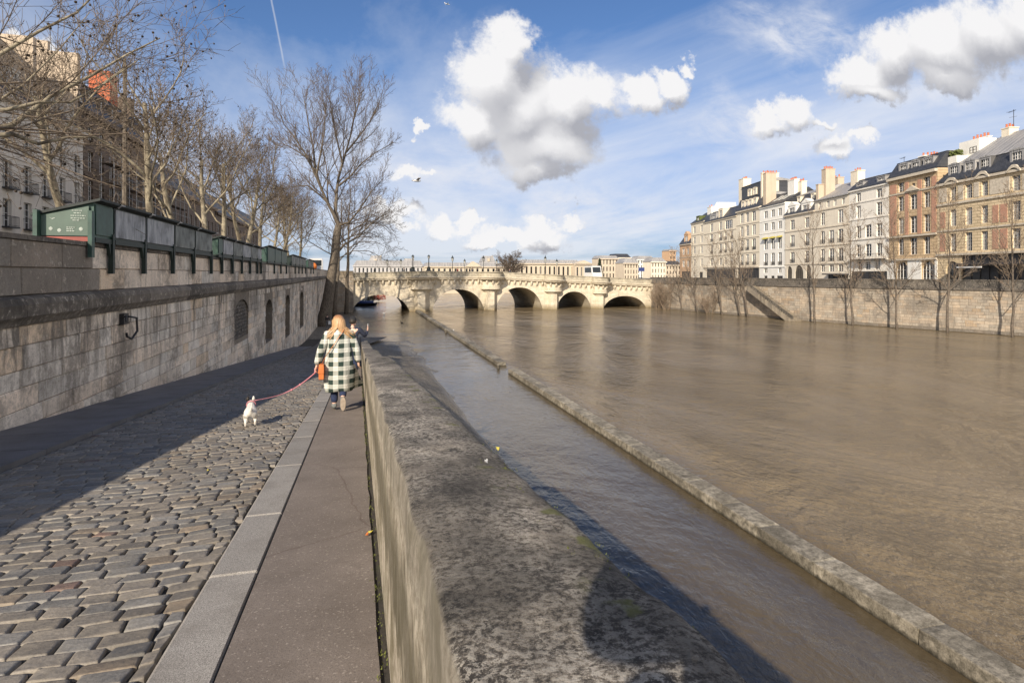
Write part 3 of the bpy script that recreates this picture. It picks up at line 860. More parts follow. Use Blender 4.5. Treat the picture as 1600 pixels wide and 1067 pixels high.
# ---------------------------------------------------------------- lamps on the bridge
def make_lamp(h,big):
    r=thing('street_lamp','x','street lamp',group='lamps along the bridge')
    k=h/3.1
    mb=MB()
    if big: mb.lathe((0,0,0),[(.55,0),(.55,.18),(.36,.26),(.30,.75),(.36,.8),(.13,.9),(.10,1.0),(.075,h-.85),(.14,h-.8),(.06,h-.74)],10)
    else: mb.lathe((0,0,0),[(.16,0),(.16,.4),(.07,.5),(.05,h-.7),(.1,h-.66),(.05,h-.6)],8)
    mb.build('lamp_post',M['lampmetal'],r,smooth=True)
    mb=MB(); mb.lathe((0,0,h-.72),[(.12,0),(.23,.42),(.23,.44)],6); mb.build('lamp_glass',M['lampglass'],r)
    mb=MB(); mb.lathe((0,0,h-.28),[(.28,0),(.2,.14),(.08,.2),(.05,.32),(0,.36)],6)
    for a in range(6): mb.bar((.12*math.cos(a*PI/3),.12*math.sin(a*PI/3),-.44),(.24*math.cos(a*PI/3),.24*math.sin(a*PI/3),0.0),.03)
    for i in range(len(mb.v)):
        if mb.v[i][2]<=0.02: mb.v[i]=(mb.v[i][0],mb.v[i][1],mb.v[i][2]+h-.28)
    mb.build('lamp_cap',M['lampmetal'],r)
    return r
LA=make_lamp(3.15,True); LB=make_lamp(2.6,False)
KIDS[LA.name]=kids(LA); KIDS[LB.name]=kids(LB)
tA=[(644.6,1,'tall lamp on a heavy pedestal, left one of the pair over the first bastion'),(670,1,'tall lamp on a heavy pedestal, right one of the pair over the first bastion')]
firstA=firstB=True
for px,_,lb in tA:
    o=LA if firstA else copy_tree(LA); firstA=False
    x=X_at(px,BY0+.5); o.location=(x,BY0+.5 if px>650 else BY0-.2,ptop(x)-.05); o['label']=lb
for px,Y,lb in [(605,128.5,'thin lamp on the far side of the bridge, nearest the left bank trees'),(626.5,128.5,'thin lamp on the far side of the bridge, just left of the paired pedestal lamps'),
    (707,112,'slender lamp above the second arch, left of the low pediment'),(726,128.5,'slender far lamp in front of the long beige palace wing'),
    (755.5,112,'slender lamp left of the round bare tree'),(776,128.5,'slender far lamp against the round bare tree'),(852,112,'slender lamp standing over the third bastion'),(870,128.5,'slender far lamp before the colonnaded pavilion')]:
    o=LB if firstB else copy_tree(LB); firstB=False
    x=X_at(px,Y); o.location=(x,Y,zcor(min(x,58))+.02); o['label']=lb
    z=at_Y(px,400 if Y<115 else 405,Y).z; o.scale=(1,1,max(.6,(z-o.location.z)/2.6))
# ---------------------------------------------------------------- buildings
def wall_with_openings(mb,W,H,ops,rec=.26,z0=0.0):
    xs=sorted(set([0,W]+[round(v,3) for o in ops for v in (o[0],o[1])])); zs=sorted(set([z0,H]+[round(v,3) for o in ops for v in (o[2],o[3])]))
    ops=[(round(o[0],3),round(o[1],3),round(o[2],3),round(o[3],3))+tuple(o[4:]) for o in ops]
    for a,b in zip(xs,xs[1:]):
        run=None
        for c,d in zip(zs,zs[1:]):
            mx,mz=(a+b)/2,(c+d)/2
            if any(o[0]<mx<o[1] and o[2]<mz<o[3] for o in ops): 
                if run: mb.poly([(a,0,run[0]),(b,0,run[0]),(b,0,run[1]),(a,0,run[1])]); run=None
            else: run=(run[0],d) if run else (c,d)
        if run: mb.poly([(a,0,run[0]),(b,0,run[0]),(b,0,run[1]),(a,0,run[1])])
    for o in ops:
        a,b,c,d=o[:4]; kind=o[4] if len(o)>4 else 'win'
        mb.poly([(a,0,c),(a,rec,c),(a,rec,d),(a,0,d)]); mb.poly([(b,0,c),(b,0,d),(b,rec,d),(b,rec,c)])
        mb.poly([(a,0,c),(b,0,c),(b,rec,c),(a,rec,c)]); mb.poly([(a,0,d),(a,rec,d),(b,rec,d),(b,0,d)])
        if kind in('arch','archdark'):
            r=(b-a)/2; rise=min(r,(d-c)*.6); cx=(a+b)/2; n=10
            pts=[(cx-r*math.cos(PI*i/n),d-rise+rise*math.sin(PI*i/n)) for i in range(n+1)]
            for p,q in zip(pts,pts[1:]):
                if abs(d-p[1])+abs(d-q[1])<1e-4: continue
                mb.poly([(p[0],0,p[1]),(q[0],0,q[1]),(q[0],0,d),(p[0],0,d)])
                mb.poly([(p[0],0,p[1]),(q[0],0,q[1]),(q[0],rec,q[1]),(p[0],rec,p[1])])
WC={}
def window(root,x0,x1,z0,z1,rec=.24,fm='winframe',bars=3,rail=False,leaves=2,gm='glass',name='window',y=0.0):
    w,h=round(x1-x0,2),round(z1-z0,2); key=(w,h,fm,bars,leaves,gm)
    if key not in WC:
        f=MB(); t=.05
        f.box(0,t,0,.07,0,h); f.box(w-t,w,0,.07,0,h); f.box(t,w-t,.002,.068,0,t); f.box(t,w-t,.002,.068,h-t,h)
        for i in range(1,leaves): f.box(w*i/leaves-.035,w*i/leaves+.035,-.01,.06,t,h-t)
        for i in range(1,bars+1):
            z=t+(h-2*t)*i/(bars+1); f.box(t,w-t,.012,.05,z-.014,z+.014)
        if leaves==2 and bars>3:
            for q in (.25,.75): f.box(w*q-.013,w*q+.013,.015,.045,t,h-t)
        fo=f.build('window',M[fm]); po=MB(); po.poly([(t*.5,.055,t*.5),(w-t*.5,.055,t*.5),(w-t*.5,.055,h-t*.5),(t*.5,.055,h-t*.5)])
        pm=po.build('pane',M[gm]); WC[key]=(fo.data,pm.data)
        bpy.data.objects.remove(fo); bpy.data.objects.remove(pm)
    fd,pd=WC[key]
    o=bpy.data.objects.new(name,fd); COL.objects.link(o); o.parent=root; o.location=(x0,y+rec-.06,z0)
    p=bpy.data.objects.new('pane',pd); COL.objects.link(p); p.parent=o
    if rail:
        rk=('rail',w,rail)
        if rk not in WC:
            f=MB(); d=-.30 if rail=='deep' else -.08-rec+.06; hh=.85
            d0=-rec+.02 if rail!='deep' else -rec-.42
            f.box(-.1,w+.1,d0-.02,d0+.02,hh-.04,hh); f.box(-.1,w+.1,d0-.02,d0+.02,.06,.10)
            n=max(4,int(w/.14))
            for i in range(n+1):
                xx=-.1+(w+.2)*i/n; f.box(xx-.012,xx+.012,d0-.012,d0+.012,.0,hh)
            if rail=='deep':
                for xx in (-.1,w+.1): f.box(xx-.02,xx+.02,d0,-rec+.06,hh-.04,hh)
                f.box(-.14,w+.14,d0-.06,-rec+.06,-.12,0)
            ro=f.build('railing',M['iron']); WC[rk]=ro.data; bpy.data.objects.remove(ro)
        r=bpy.data.objects.new('railing',WC[rk]); COL.objects.link(r); r.parent=o
    return o
def prop_box(root,name,m,x0,x1,y0,y1,z0,z1):
    mb=MB(); mb.box(x0,x1,y0,y1,z0,z1); return mb.build(name,M[m],root)
def roof_mansard(root,W,D,z0,z1,z2,set1=1.3,lower='slate',upper='zinc',hipL=0,hipR=0,over=.25):
    mb=MB(); a=(0,0)
    p=[(-over,z0),(set1,z1)]
    mb.poly([(0,p[0][0],z0),(W,p[0][0],z0),(W-hipR,set1,z1),(hipL,set1,z1)])
    for x,h in ((0,hipL),(W,-hipR)): mb.poly([(x,-over,z0),(x+h,set1,z1),(x+h,D-set1,z1),(x,D,z0)])
    mb.poly([(0,D,z0),(W,D,z0),(W-hipR,D-set1,z1),(hipL,D-set1,z1)]); mb.box(0,W,-over-.06,-over+.1,z0-.16,z0+.04)
    mb.build('mansard_roof',M[lower],root)
    mb=MB(); yr=D*.45; e=.12
    mb.poly([(hipL-e,set1-e,z1),(W-hipR+e,set1-e,z1),(W-hipR-hipR*.8,yr,z2),(hipL+hipL*.8,yr,z2)])
    mb.poly([(hipL-e,D-set1,z1),(W-hipR+e,D-set1,z1),(W-hipR-hipR*.8,yr,z2),(hipL+hipL*.8,yr,z2)])
    for x,xr in ((hipL-e,hipL+hipL*.8),(W-hipR+e,W-hipR-hipR*.8)): mb.poly([(x,set1-e,z1),(xr,yr,z2),(x,D-set1,z1)])
    mb.build('roof',M[upper],root)
def roof_gable(root,W,D,z0,z2,m='zinc',over=.25):
    mb=MB(); yr=D*.5
    mb.poly([(0,-over,z0),(W,-over,z0),(W,yr,z2),(0,yr,z2)]); mb.poly([(0,D,z0),(W,D,z0),(W,yr,z2),(0,yr,z2)])
    mb.poly([(0,-over,z0),(0,D,z0),(0,yr,z2)]); mb.poly([(W,-over,z0),(W,D,z0),(W,yr,z2)])
    mb.box(0,W,-over-.08,-over+.08,z0-.14,z0+.03)
    mb.build('roof',M[m],root)
def dormer(root,x0,x1,z0,z1,yf=.1,dep=1.6,m='winframe',cap='arc',bars=3):
    mb=MB(); t=(x1-x0)*.17
    mb.box(x0,x0+t,yf,yf+dep,z0,z1); mb.box(x1-t,x1,yf,yf+dep,z0,z1); mb.box(x0+t,x1-t,yf+.003,yf+dep,z1-t*.8,z1); mb.box(x0+t,x1-t,yf+.1,yf+dep,z0,z0+.08)
    if cap=='ped': mb.prism([(x0-.2,yf-.1,z1),(x1+.2,yf-.1,z1),((x0+x1)/2,yf-.1,z1+(x1-x0)*.28)],(0,dep*.6,0))
    elif cap=='arc': 
        n=6; mb.prism([(x0-.06,yf-.06,z1+.002)]+[(x0-.06+(x1-x0+.12)*i/n,yf-.06,z1+.06+.2*math.sin(PI*i/n)) for i in range(n+1)]+[(x1+.06,yf-.06,z1+.002)],(0,dep+.3,0))
    else: mb.box(x0-.08,x1+.08,yf-.1,yf+dep,z1,z1+.1)
    d=mb.build('dormer',M[m],root)
    w=MB(); a,b,c,e=x0+t,x1-t,z0+.08,z1-t*.8
    w.poly([(a,yf+.14,c),(b,yf+.14,c),(b,yf+.14,e),(a,yf+.14,e)]); w.build('pane',M['glass'],d)
    w=MB(); mx=(a+b)/2; w.box(mx-.05,mx+.05,yf+.08,yf+.13,c,e)
    for i in range(1,bars): z=c+(e-c)*i/bars; w.box(a,b,yf+.09,yf+.125,z-.025,z+.025)
    for q in (.25,.75): w.box(a+(b-a)*q-.02,a+(b-a)*q+.02,yf+.092,yf+.124,c,e)
    w.build('sash',M['winframe'],d)
    return d
def chimney(root,x0,x1,y0,y1,z0,z1,m='fc_beige',pots=3,slant=None):
    mb=MB()
    if slant:
        mb.prism([(x0-slant,y0,z0),(x1,y0,z0),(x1,y0,z1),(x0,y0,z1)],(0,y1-y0,0))
    else: mb.box(x0,x1,y0,y1,z0,z1)
    mb.box(x0-.08,x1+.08,y0-.08,y1+.08,z1,z1+.14)
    c=mb.build('chimney',M[m],root)
    for i in range(pots):
        mb=MB(); f=(i+.5)/pots
        if (y1-y0)>(x1-x0): p=((x0+x1)/2,y0+(y1-y0)*f)
        else: p=(x0+(x1-x0)*f,(y0+y1)/2)
        mb.lathe((p[0],p[1],z1+.14),[(.17,0),(.13,.45+.12*(i%2)),(.17,.5+.12*(i%2)),(.1,.52+.12*(i%2))],7)
        mb.build('chimney_pot',M['terracotta'],c)
    return c
def antenna(root,x,y,z,h=2.2):
    mb=MB(); mb.bar((x,y,z),(x,y,z+h),.05); mb.bar((x-.9,y,z+h*.92),(x+.35,y,z+h*.95),.035)
    for i in range(6): mb.bar((x-.85+i*.2,y-.3+.03*i,z+h*.925),(x-.85+i*.2,y+.3-.03*i,z+h*.925),.025)
    mb.bar((x-.5,y-.2,z+h*.6),(x+.3,y+.2,z+h*.6),.03); mb.build('aerial',M['iron'],root)
# --- right bank row: the facade line in plan
def tt(px): return 69.05/((px-800)/900.0+.0444)
def gp(px):
    dx,dy=ray(px); t=tt(px); return Vector((dx*t,dy*t))
DD=(gp(1600)-gp(1100)).normalized(); RZB=math.atan2(DD.y,DD.x)
ZST=4.9
def zz(px,py): return EYE+(428-py)/900.0*tt(px)-ZST
class RB:
    """one house of the right bank row; measured columns and rows are turned into metres"""
    def __init__(s,name,label,a,b,ref,rows,cols,corn,fm,D=11,winbars=3,extra=(),ground=(),fmat='winframe',rails=(),lines=(),skip=(),rec=.19,gm='glass',cat='building'):
        p=gp(a); s.a=a; s.p=p; s.ref=ref; s.W=(gp(b)-p).length; s.D=D
        s.r=thing(name,label,cat,(p.x,p.y,ZST),RZB,'houses along the right bank')
        s.H=zz(ref,corn)
        ops=[]; 
        for i,(y0,y1) in enumerate(rows):
            for j,c in enumerate(cols):
                if (i,j) in skip: continue
                ops.append((s.x(c[0]),s.x(c[1]),zz(ref,y1),zz(ref,y0),'win',i))
        for (c0,c1,y0,y1,k) in extra: ops.append((s.x(c0),s.x(c1),zz(ref,y1),zz(ref,y0),k,9))
        for (c0,c1,y0,k) in ground: ops.append((s.x(c0),s.x(c1),.05,zz(ref,y0),k,8))
        mb=MB(); wall_with_openings(mb,s.W,s.H,ops,rec); mb.poly([(0,0,0),(0,D,0),(0,D,s.H),(0,0,s.H)]); mb.poly([(s.W,0,0),(s.W,0,s.H),(s.W,D,s.H),(s.W,D,0)]); mb.poly([(0,D,0),(s.W,D,0),(s.W,D,s.H),(0,D,s.H)]); mb.poly([(0,0,s.H-.01),(s.W,0,s.H-.01),(s.W,D,s.H-.01),(0,D,s.H-.01)])
        mb.build('wall',M[fm],s.r)
        for o in ops:
            k=o[4]
            if k=='shop':
                q=MB(); q.poly([(o[0],rec-.03,o[2]),(o[1],rec-.03,o[2]),(o[1],rec-.03,o[3]),(o[0],rec-.03,o[3])])
                n=max(2,int((o[1]-o[0])/1.4))
                for i in range(n+1): xx=o[0]+(o[1]-o[0])*i/n; q.box(xx-.06,xx+.06,rec-.12,rec-.035,o[2],o[3])
                q.build('shopfront',M['shop'],s.r)
            else:
                window(s.r,o[0],o[1],o[2],o[3],rec,fmat if k!='archdark' else 'darkframe',winbars if k=='win' else 2,rail=('thin' if o[5] in rails else False),gm=gm,leaves=2 if (o[1]-o[0])<2.2 else 4)
        for (y,pr,h) in lines:
            z=zz(ref,y); prop_box(s.r,'string_course','stone_trim' if fm not in('fc_white','fc_white2') else fm,-.01,s.W+.01,-pr,.02,z-h,z)
    def x(s,px): return (gp(px)-s.p).length*(1 if px>=s.a else -1)
    def z(s,px,py): return zz(px,py)
    def xr(s,px,yr): return s.x(px-yr*.98*900/tt(px))
    def zr(s,px,py,yr): return EYE+(428-py)/900.0*(tt(px-yr*.98*900/tt(px))+.044*yr)-ZST
tan=RB('stone_house','tan dressed stone house with arched pediments and ribbed zinc roof above a dark cafe',1465,1652,1538,
    [(283.5,306),(321,348.5),(361,391)],[(1484,1494),(1508,1519),(1533,1543.5),(1581,1594.5),(1609,1623)],274,'fc_tan',14,
    ground=[(1478,1498,407,'archdark'),(1502,1640,398,'shop')],lines=[(309,.18,.3),(354,.14,.25),(394,.3,.3),(274.5,.32,.35)],rec=.3,winbars=4)
b=tan
for c in (1488.8,1538,1587.5):
    q=MB(); x=b.x(c); zc=b.H-.1; n=8; w=b.x(c+11)-x
    q.prism([(x-w,-.42,zc-.25)]+[(x-w+2*w*i/n,-.42,zc-.05+.75*math.sin(PI*i/n)) for i in range(n+1)]+[(x+w,-.42,zc-.25)]+[(x+w-2*w*i/n,-.42,zc-.28+.55*math.sin(PI*i/n)) for i in range(n+1)],(0,.45,0)); q.build('pediment',M['stone_trim'],b.r)
for (c0,c1,m) in ((1469,1477,'brick'),(1551,1560,'brick'),(1563,1574,'brick')):
    for (y0,y1) in ((323,350),(360,390)): prop_box(b.r,'brick_panel',m,b.x(c0),b.x(c1),-.05,.05,zz(1538,y1),zz(1538,y0))
for c0,c1 in ((1467.5,1480),(1497.5,1505.5),(1522,1530),(1547,1578),(1598,1606)):
    prop_box(b.r,'attic_panel','stone_trim',b.x(c0),b.x(c1),-.06,.05,zz(1538,306),zz(1538,283))
roof_mansard(b.r,b.W,b.D,b.H+.2,zz(1538,245),b.zr(1545,219,6.3),.9,hipL=2.6)
for c0,c1 in ((1480,1498),(1504,1522),(1528,1547),(1576,1599),(1606,1630)): dormer(b.r,b.x(c0),b.x(c1),b.H+.35,b.H+.35+(zz(1538,246)-zz(1538,270)),.15,1.4,'zinc','arc',4)
chimney(b.r,b.xr(1576,6),b.xr(1588,6),5.6,7.0,zz(1538,225),b.zr(1580,202,6),'fc_cream',3); antenna(b.r,b.xr(1588,6),6.3,b.zr(1580,202,6),2.6)
prop_box(b.r,'awning','awning',b.x(1500),b.x(1642),-1.6,-.02,zz(1538,413.5),zz(1538,411))
prop_box(b.r,'terrace_light_strip','white',b.x(1513),b.x(1552),-1.75,-1.62,zz(1538,418.5),zz(1538,416.3))
# white rooftop house behind it
wt=thing('rooftop_house','bright white rendered block rising behind the tan house, with a small window and red pots','building',(tan.p.x,tan.p.y,ZST),RZB,'houses along the right bank')
zt=zz(1478,220); mb=MB(); mb.box(.04,3.6,3.4,8.5,3,zt); mb.box(.04,1.7,1.6,3.38,3,zt-2.2); mb.build('wall',M['fc_white2'],wt)
chimney(wt,.3,3.4,5,5.5,zt,zt+.25,'fc_white2',5); window(wt,2.0,3.2,zt-2.0,zt-1.1,.03,'darkframe',1,y=3.38)
q=MB(); rr=random.Random(2)
for i in range(90): q.ball((.2+rr.random()*1.4,1.7+rr.random()*1.2,zt-2.2+rr.random()*.9),.10+rr.random()*.10,4)
q.build('roof_plants',M['greenleaf'],wt)
bk=RB('brick_house','narrow red brick and ochre stone house with three mansard dormers and two white arches',1389,1465,1448,
    [(276.5,292.5),(300,324),(335,362),(370,397)],[(1403,1412),(1421.5,1432.5),(1443,1453)],266,'fc_brickstone',13,
    ground=[(1400,1418.5,408,'arch'),(1440,1461,408,'arch')],lines=[(294,.14,.22),(365,.35,.3),(403,.3,.3),(267,.5,.45)],skip=((0,1),),extra=[(1424.5,1430,282,291,'win')],rec=.3)
for c0,c1 in ((1391,1400.5),(1414.5,1419.5),(1434,1440),(1456,1463)):
    for y0,y1 in ((278,293),(296,364)):
        prop_box(bk.r,'brick_panel','brick',bk.x(c0),bk.x(c1),-.06,.04,zz(1448,y1),zz(1448,y0))
prop_box(bk.r,'white_ground_storey','fc_white2',-.02+0*bk.W,bk.x(1400),-.07,.05,0,zz(1448,404)); prop_box(bk.r,'white_ground_storey','fc_white2',bk.x(1418.6),bk.x(1439.9),-.07,.05,0,zz(1448,404)); prop_box(bk.r,'white_ground_storey','fc_white2',bk.x(1461.1),bk.W+.01,-.07,.05,0,zz(1448,404))
q=MB(); cx=bk.x(1427); zc=zz(1448,294); q.prism([(cx-1.6,-.35,zc),(cx+1.6,-.35,zc),(cx,-.35,zc+.8)],(0,.4,0)); q.build('pediment',M['stone_trim'],bk.r)
roof_mansard(bk.r,bk.W,bk.D,bk.H+.1,zz(1448,240),zz(1448,237),1.5)
for c0,c1 in ((1401,1415.5),(1420,1435),(1439,1455)): dormer(bk.r,bk.x(c0),bk.x(c1),zz(1448,263),zz(1448,246),.35,1.4,'zinc','arc')
chimney(bk.r,bk.x(1399),bk.x(1408),4,5.5,zz(1448,240),zz(1403,245),'fc_white2',2); chimney(bk.r,bk.x(1413),bk.x(1420),4,5.4,zz(1448,240),zz(1416,244),'terracotta',3)
wh=RB('white_house','white rendered house with dark mansard, pale yellow chimney and a ground floor terrace balcony',1327,1389,1374,
    [(295,308.5),(316,336),(349,369),(380,400)],[(1338,1345),(1352,1361.5),(1369.5,1378)],287.5,'fc_white',12,
    ground=[(1330,1386,424,'shop')],extra=[(1340,1347,408,421,'win'),(1367,1375,407,421,'win'),(1352,1360,409,421,'win')],lines=[(309.8,.10,.2),(337.5,.10,.2),(370.5,.14,.22),(404,.5,.25),(288.5,.3,.3)],skip=((0,1),(1,1)),rec=.22)
roof_mansard(wh.r,wh.W,wh.D,wh.H,zz(1374,270),zz(1374,263),2.0)
for c0,c1,y0,y1 in ((1335,1346,277,286),(1367.5,1380.5,276,286)): dormer(wh.r,wh.x(c0),wh.x(c1),zz(1374,y1),zz(1374,y0),.3,2.0,'zinc','flat',2)
chimney(wh.r,wh.xr(1335,4),wh.xr(1346,4),3.5,5.0,wh.H,wh.zr(1342,268,4),'fc_cream',3); antenna(wh.r,wh.x(1362),6,zz(1374,264),2.6)
q=MB(); z=zz(1374,404)
q.box(wh.x(1336),wh.x(1388),-.95,-.9,z+.85,z+.9)
for i in range(24): xx=wh.x(1336)+(wh.x(1388)-wh.x(1336))*i/23; q.box(xx-.02,xx+.02,-.94,-.91,z,z+.86)
q.box(wh.x(1336),wh.x(1388),-1.0,-.5,z-.14,z-.01); q.build('balcony',M['iron'],wh.r)
cr=RB('cream_house','cream rendered house with small attic windows and shallow zinc roof, beside the white terraced house',1273,1327,1313,
    [(327.5,348),(358,378.5),(387.5,407.7),(413.5,424.5)],[(1282.5,1288.5),(1295.5,1303),(1309.5,1317.5)],305.6,'fc_cream2',12,
    ground=[(1294,1325,428,'shop')],extra=[(1279,1283,310.5,320,'win'),(1291.5,1296,310.5,320,'win'),(1302.5,1307,310.5,320,'win'),(1315.5,1320,310.5,320,'win')],lines=[(322.5,.14,.2),(351.5,.1,.18),(381.5,.1,.18),(410.5,.14,.2)],rails=(1,2),skip=((0,1),))
roof_gable(cr.r,cr.W,cr.D,cr.H,cr.zr(1313,290,6))
chimney(cr.r,.1,cr.x(1280),1.4,3.4,zz(1300,314),zz(1284,263),'fc_beige',5); chimney(cr.r,.12,1.0,.2,1.38,cr.H-.5,zz(1280,288),'fc_beige',0); chimney(cr.r,cr.xr(1311,7),cr.xr(1322,7),6,7.4,zz(1313,300),cr.zr(1316,279,7),'fc_beige',2)
prop_box(cr.r,'awning','awning',cr.x(1294),cr.x(1326),-1.3,-.02,zz(1313,429.5),zz(1313,427.5))
ar=RB('arcaded_house','pale house with three ground arches, steep slate roof and white pedimented dormers',1226,1273,1261,
    [(340,355.5),(364.7,383.5),(392.5,410)],[(1235,1241.5),(1258,1264.5)],330,'fc_cream2',12,
    ground=[(1230,1237.5,415.5,'archdark'),(1242,1255,414.4,'archdark'),(1259.5,1267,414.4,'archdark')],lines=[(358,.1,.18),(387,.1,.18),(412.3,.1,.16),(331,.35,.3)],rails=(1,2))
roof_mansard(ar.r,ar.W,ar.D,ar.H,zz(1261,299),zz(1261,290),2.6)
for c0,c1,y0,y1 in ((1231,1243.5,317,335),(1252,1266,314.5,332)): dormer(ar.r,ar.x(c0),ar.x(c1),zz(1261,331),zz(1261,316.5),.0,2.2,'fc_white2','ped',2)
for c0,c1 in ((1235.5,1240.5),(1256.5,1261.5)): dormer(ar.r,ar.x(c0),ar.x(c1),zz(1261,311),zz(1261,302),1.5,2.2,'fc_cream','flat',2)
chimney(ar.r,ar.xr(1233,3),ar.xr(1243.5,3),2.8,4.0,ar.H,ar.zr(1240,282.5,3.4),'fc_white2',5); chimney(ar.r,ar.xr(1247,4),ar.xr(1257,4),3.6,4.8,ar.H,ar.zr(1250,285.5,4),'fc_cream',4)
yl=RB('white_house','bright white narrow house with three small yellow awnings over its second floor windows',1187,1227,1218,
    [(325.5,337),(345.5,357.5),(370,388.5),(394.5,414)],[(1194,1199.5),(1205,1210.5),(1216,1221.5)],317.5,'fc_white2',11,
    extra=[(1193.5,1199,419,426.5,'win'),(1216,1221,419,426.5,'win')],ground=[(1194,1199,431,'shop'),(1205,1210,431,'shop'),(1214,1223,431,'shop')],lines=[(341.3,.08,.14),(361.5,.08,.14),(416.2,.14,.2),(318.3,.25,.25)],rails=(3,))
roof_gable(yl.r,yl.W,yl.D,yl.H,zz(1218,294),'slate')
for c in (1199,1206,1213): 
    q=MB(); x=yl.x(c); k=(zz(1218,294)-yl.H)/(yl.D*.5+.25); f=lambda y:yl.H+k*(y+.25)
    q.prism([(x,1.2,f(1.2)+.05),(x+1.1,1.2,f(1.2)+.05),(x+1.1,3.6,f(3.6)+.05),(x,3.6,f(3.6)+.05)],(0,-.02,.09)); q.build('skylight',M['lampglass'],yl.r)
for c0,c1 in ((1193,1200.5),(1204,1211.5),(1215,1222.5)):
    q=MB(); q.prism([(yl.x(c0),-.02,zz(1218,368.3)),(yl.x(c0),-.7,zz(1218,370.8)),(yl.x(c0),-.7,zz(1218,371.5)),(yl.x(c0),-.02,zz(1218,369.6))],(yl.x(c1)-yl.x(c0),0,0)); q.build('awning',M['yellow'],yl.r)
chimney(yl.r,.1,yl.x(1192),.8,3.4,yl.H-3,zz(1194,270),'fc_beige',6)
tl=RB('tall_house','tall pale house with two tiers of roof dormers above a brown cafe front',1151,1187,1178,
    [(330,345),(351,367),(373,390),(396.7,413.8)],[(1157,1161.5),(1165.3,1170),(1175.3,1180.8)],324,'fc_cream',11,
    ground=[(1153,1186,419,'shop')],lines=[(347.6,.1,.16),(370,.1,.16),(393.5,.1,.16),(416.5,.25,.25),(325,.4,.35)],rails=(2,3))
roof_mansard(tl.r,tl.W,tl.D,tl.H,zz(1178,306),zz(1178,301),1.0)
for c in (1158,1163.5,1169.5,1176.5): dormer(tl.r,tl.x(c),tl.x(c+5),zz(1178,322.5),zz(1178,310),.05,1.2,'fc_cream','arc',2)
mb=MB(); mb.box(1.0,tl.W-.1,1.0,9.5,zz(1178,306),zz(1178,285)); mb.build('upper_storey',M['slate'],tl.r)
for c in (1164,1172): dormer(tl.r,tl.x(c),tl.x(c+5.5),zz(1178,303),zz(1178,293),.7,1.2,'fc_cream','arc',2)
q=MB(); q.prism([(.7,.8,zz(1178,285)+.01),(.7,9.8,zz(1178,285)+.01),(.7,5,zz(1178,280))],(tl.W-.6,0,0)); q.build('roof',M['zinc'],tl.r)
chimney(tl.r,tl.xr(1156,1.5),tl.xr(1163,1.5),1.2,3.4,tl.H,tl.zr(1162,281,2),'fc_cream',5)
chimney(tl.r,tl.x(1185),tl.W-.02,.6,5,tl.H,zz(1186,271),'fc_cream',4)
st=RB('studio_house','pale house with a wide studio window under a big white party wall',1100,1151,1143,
    [(343,356.5),(361,373.5),(379,393.7),(402,413.5)],[(1110,1114),(1124,1128),(1132,1135.5),(1141.3,1145.3)],337.5,'fc_cream',11,
    ground=[(1104,1149,420,'shop')],lines=[(358.5,.1,.16),(376.5,.12,.16),(397.5,.1,.16),(416.5,.25,.25),(338.5,.25,.25)],skip=((0,2),(0,3)),extra=[(1133,1144.5,343,356.5,'win')],rails=(1,2))
roof_mansard(st.r,st.W,st.D,st.H,zz(1143,321),zz(1143,317),2.2)
dormer(st.r,st.x(1109),st.x(1119),zz(1143,336),zz(1143,326),.0,2,'zinc','flat',2); dormer(st.r,st.x(1122.5),st.x(1129.5),zz(1143,336),zz(1143,322),.0,2.2,'fc_cream','arc',2)
mb=MB(); mb.prism([(st.x(1101),0.6,st.H),(st.x(1104.5),3.0,zz(1104,316.5)),(st.x(1104.5),9,zz(1104,316.5)),(st.x(1101),10.6,st.H)],(.5,0,0)); mb.prism([(st.x(1104),6.5,st.H),(st.x(1147),6.5,st.H),(st.x(1147),6.5,zz(1143,317.5)),(st.x(1104),6.5,zz(1143,313))],(0,.5,0)); mb.build('party_wall',M['fc_white2'],st.r)
lw=RB('cream_house','slim cream house with a dark roof and white chimney slab, beside the studio house',1080,1100,1096,
    [(352,362.5),(368.7,379),(384.5,395.5),(404.6,416)],[(1083.5,1086.8),(1094.8,1098)],345.5,'fc_cream',10,lines=[(365.5,.1,.16),(382,.1,.16),(399.5,.1,.16),(346.3,.25,.25)],ground=[(1083,1088,425,'arch'),(1093,1098,425,'shop')])
roof_gable(lw.r,lw.W,lw.D,lw.H,zz(1096,328),'slate'); chimney(lw.r,lw.x(1091),lw.x(1097),3,4,lw.H,zz(1094,324),'fc_white2',2)
dormer(lw.r,lw.x(1086),lw.x(1091),zz(1096,343),zz(1096,336),.4,2.4,'greenleaf','flat',2)
oc=RB('corner_house','orange ochre corner house with a steep little roof, far end of the right bank',1062,1080,1075,
    [(387.5,397.5),(406.5,417)],[(1066,1069.5),(1073,1076.5)],380,'fc_orange',9,ground=[(1065,1078,424,'shop')],lines=[(401.5,.1,.18),(381,.35,.3)])
roof_mansard(oc.r,oc.W,oc.D,oc.H,zz(1075,366),zz(1075,361),2.0); dormer(oc.r,oc.x(1068),oc.x(1074.5),zz(1075,379),zz(1075,366),.2,2,'fc_orange','ped',2)
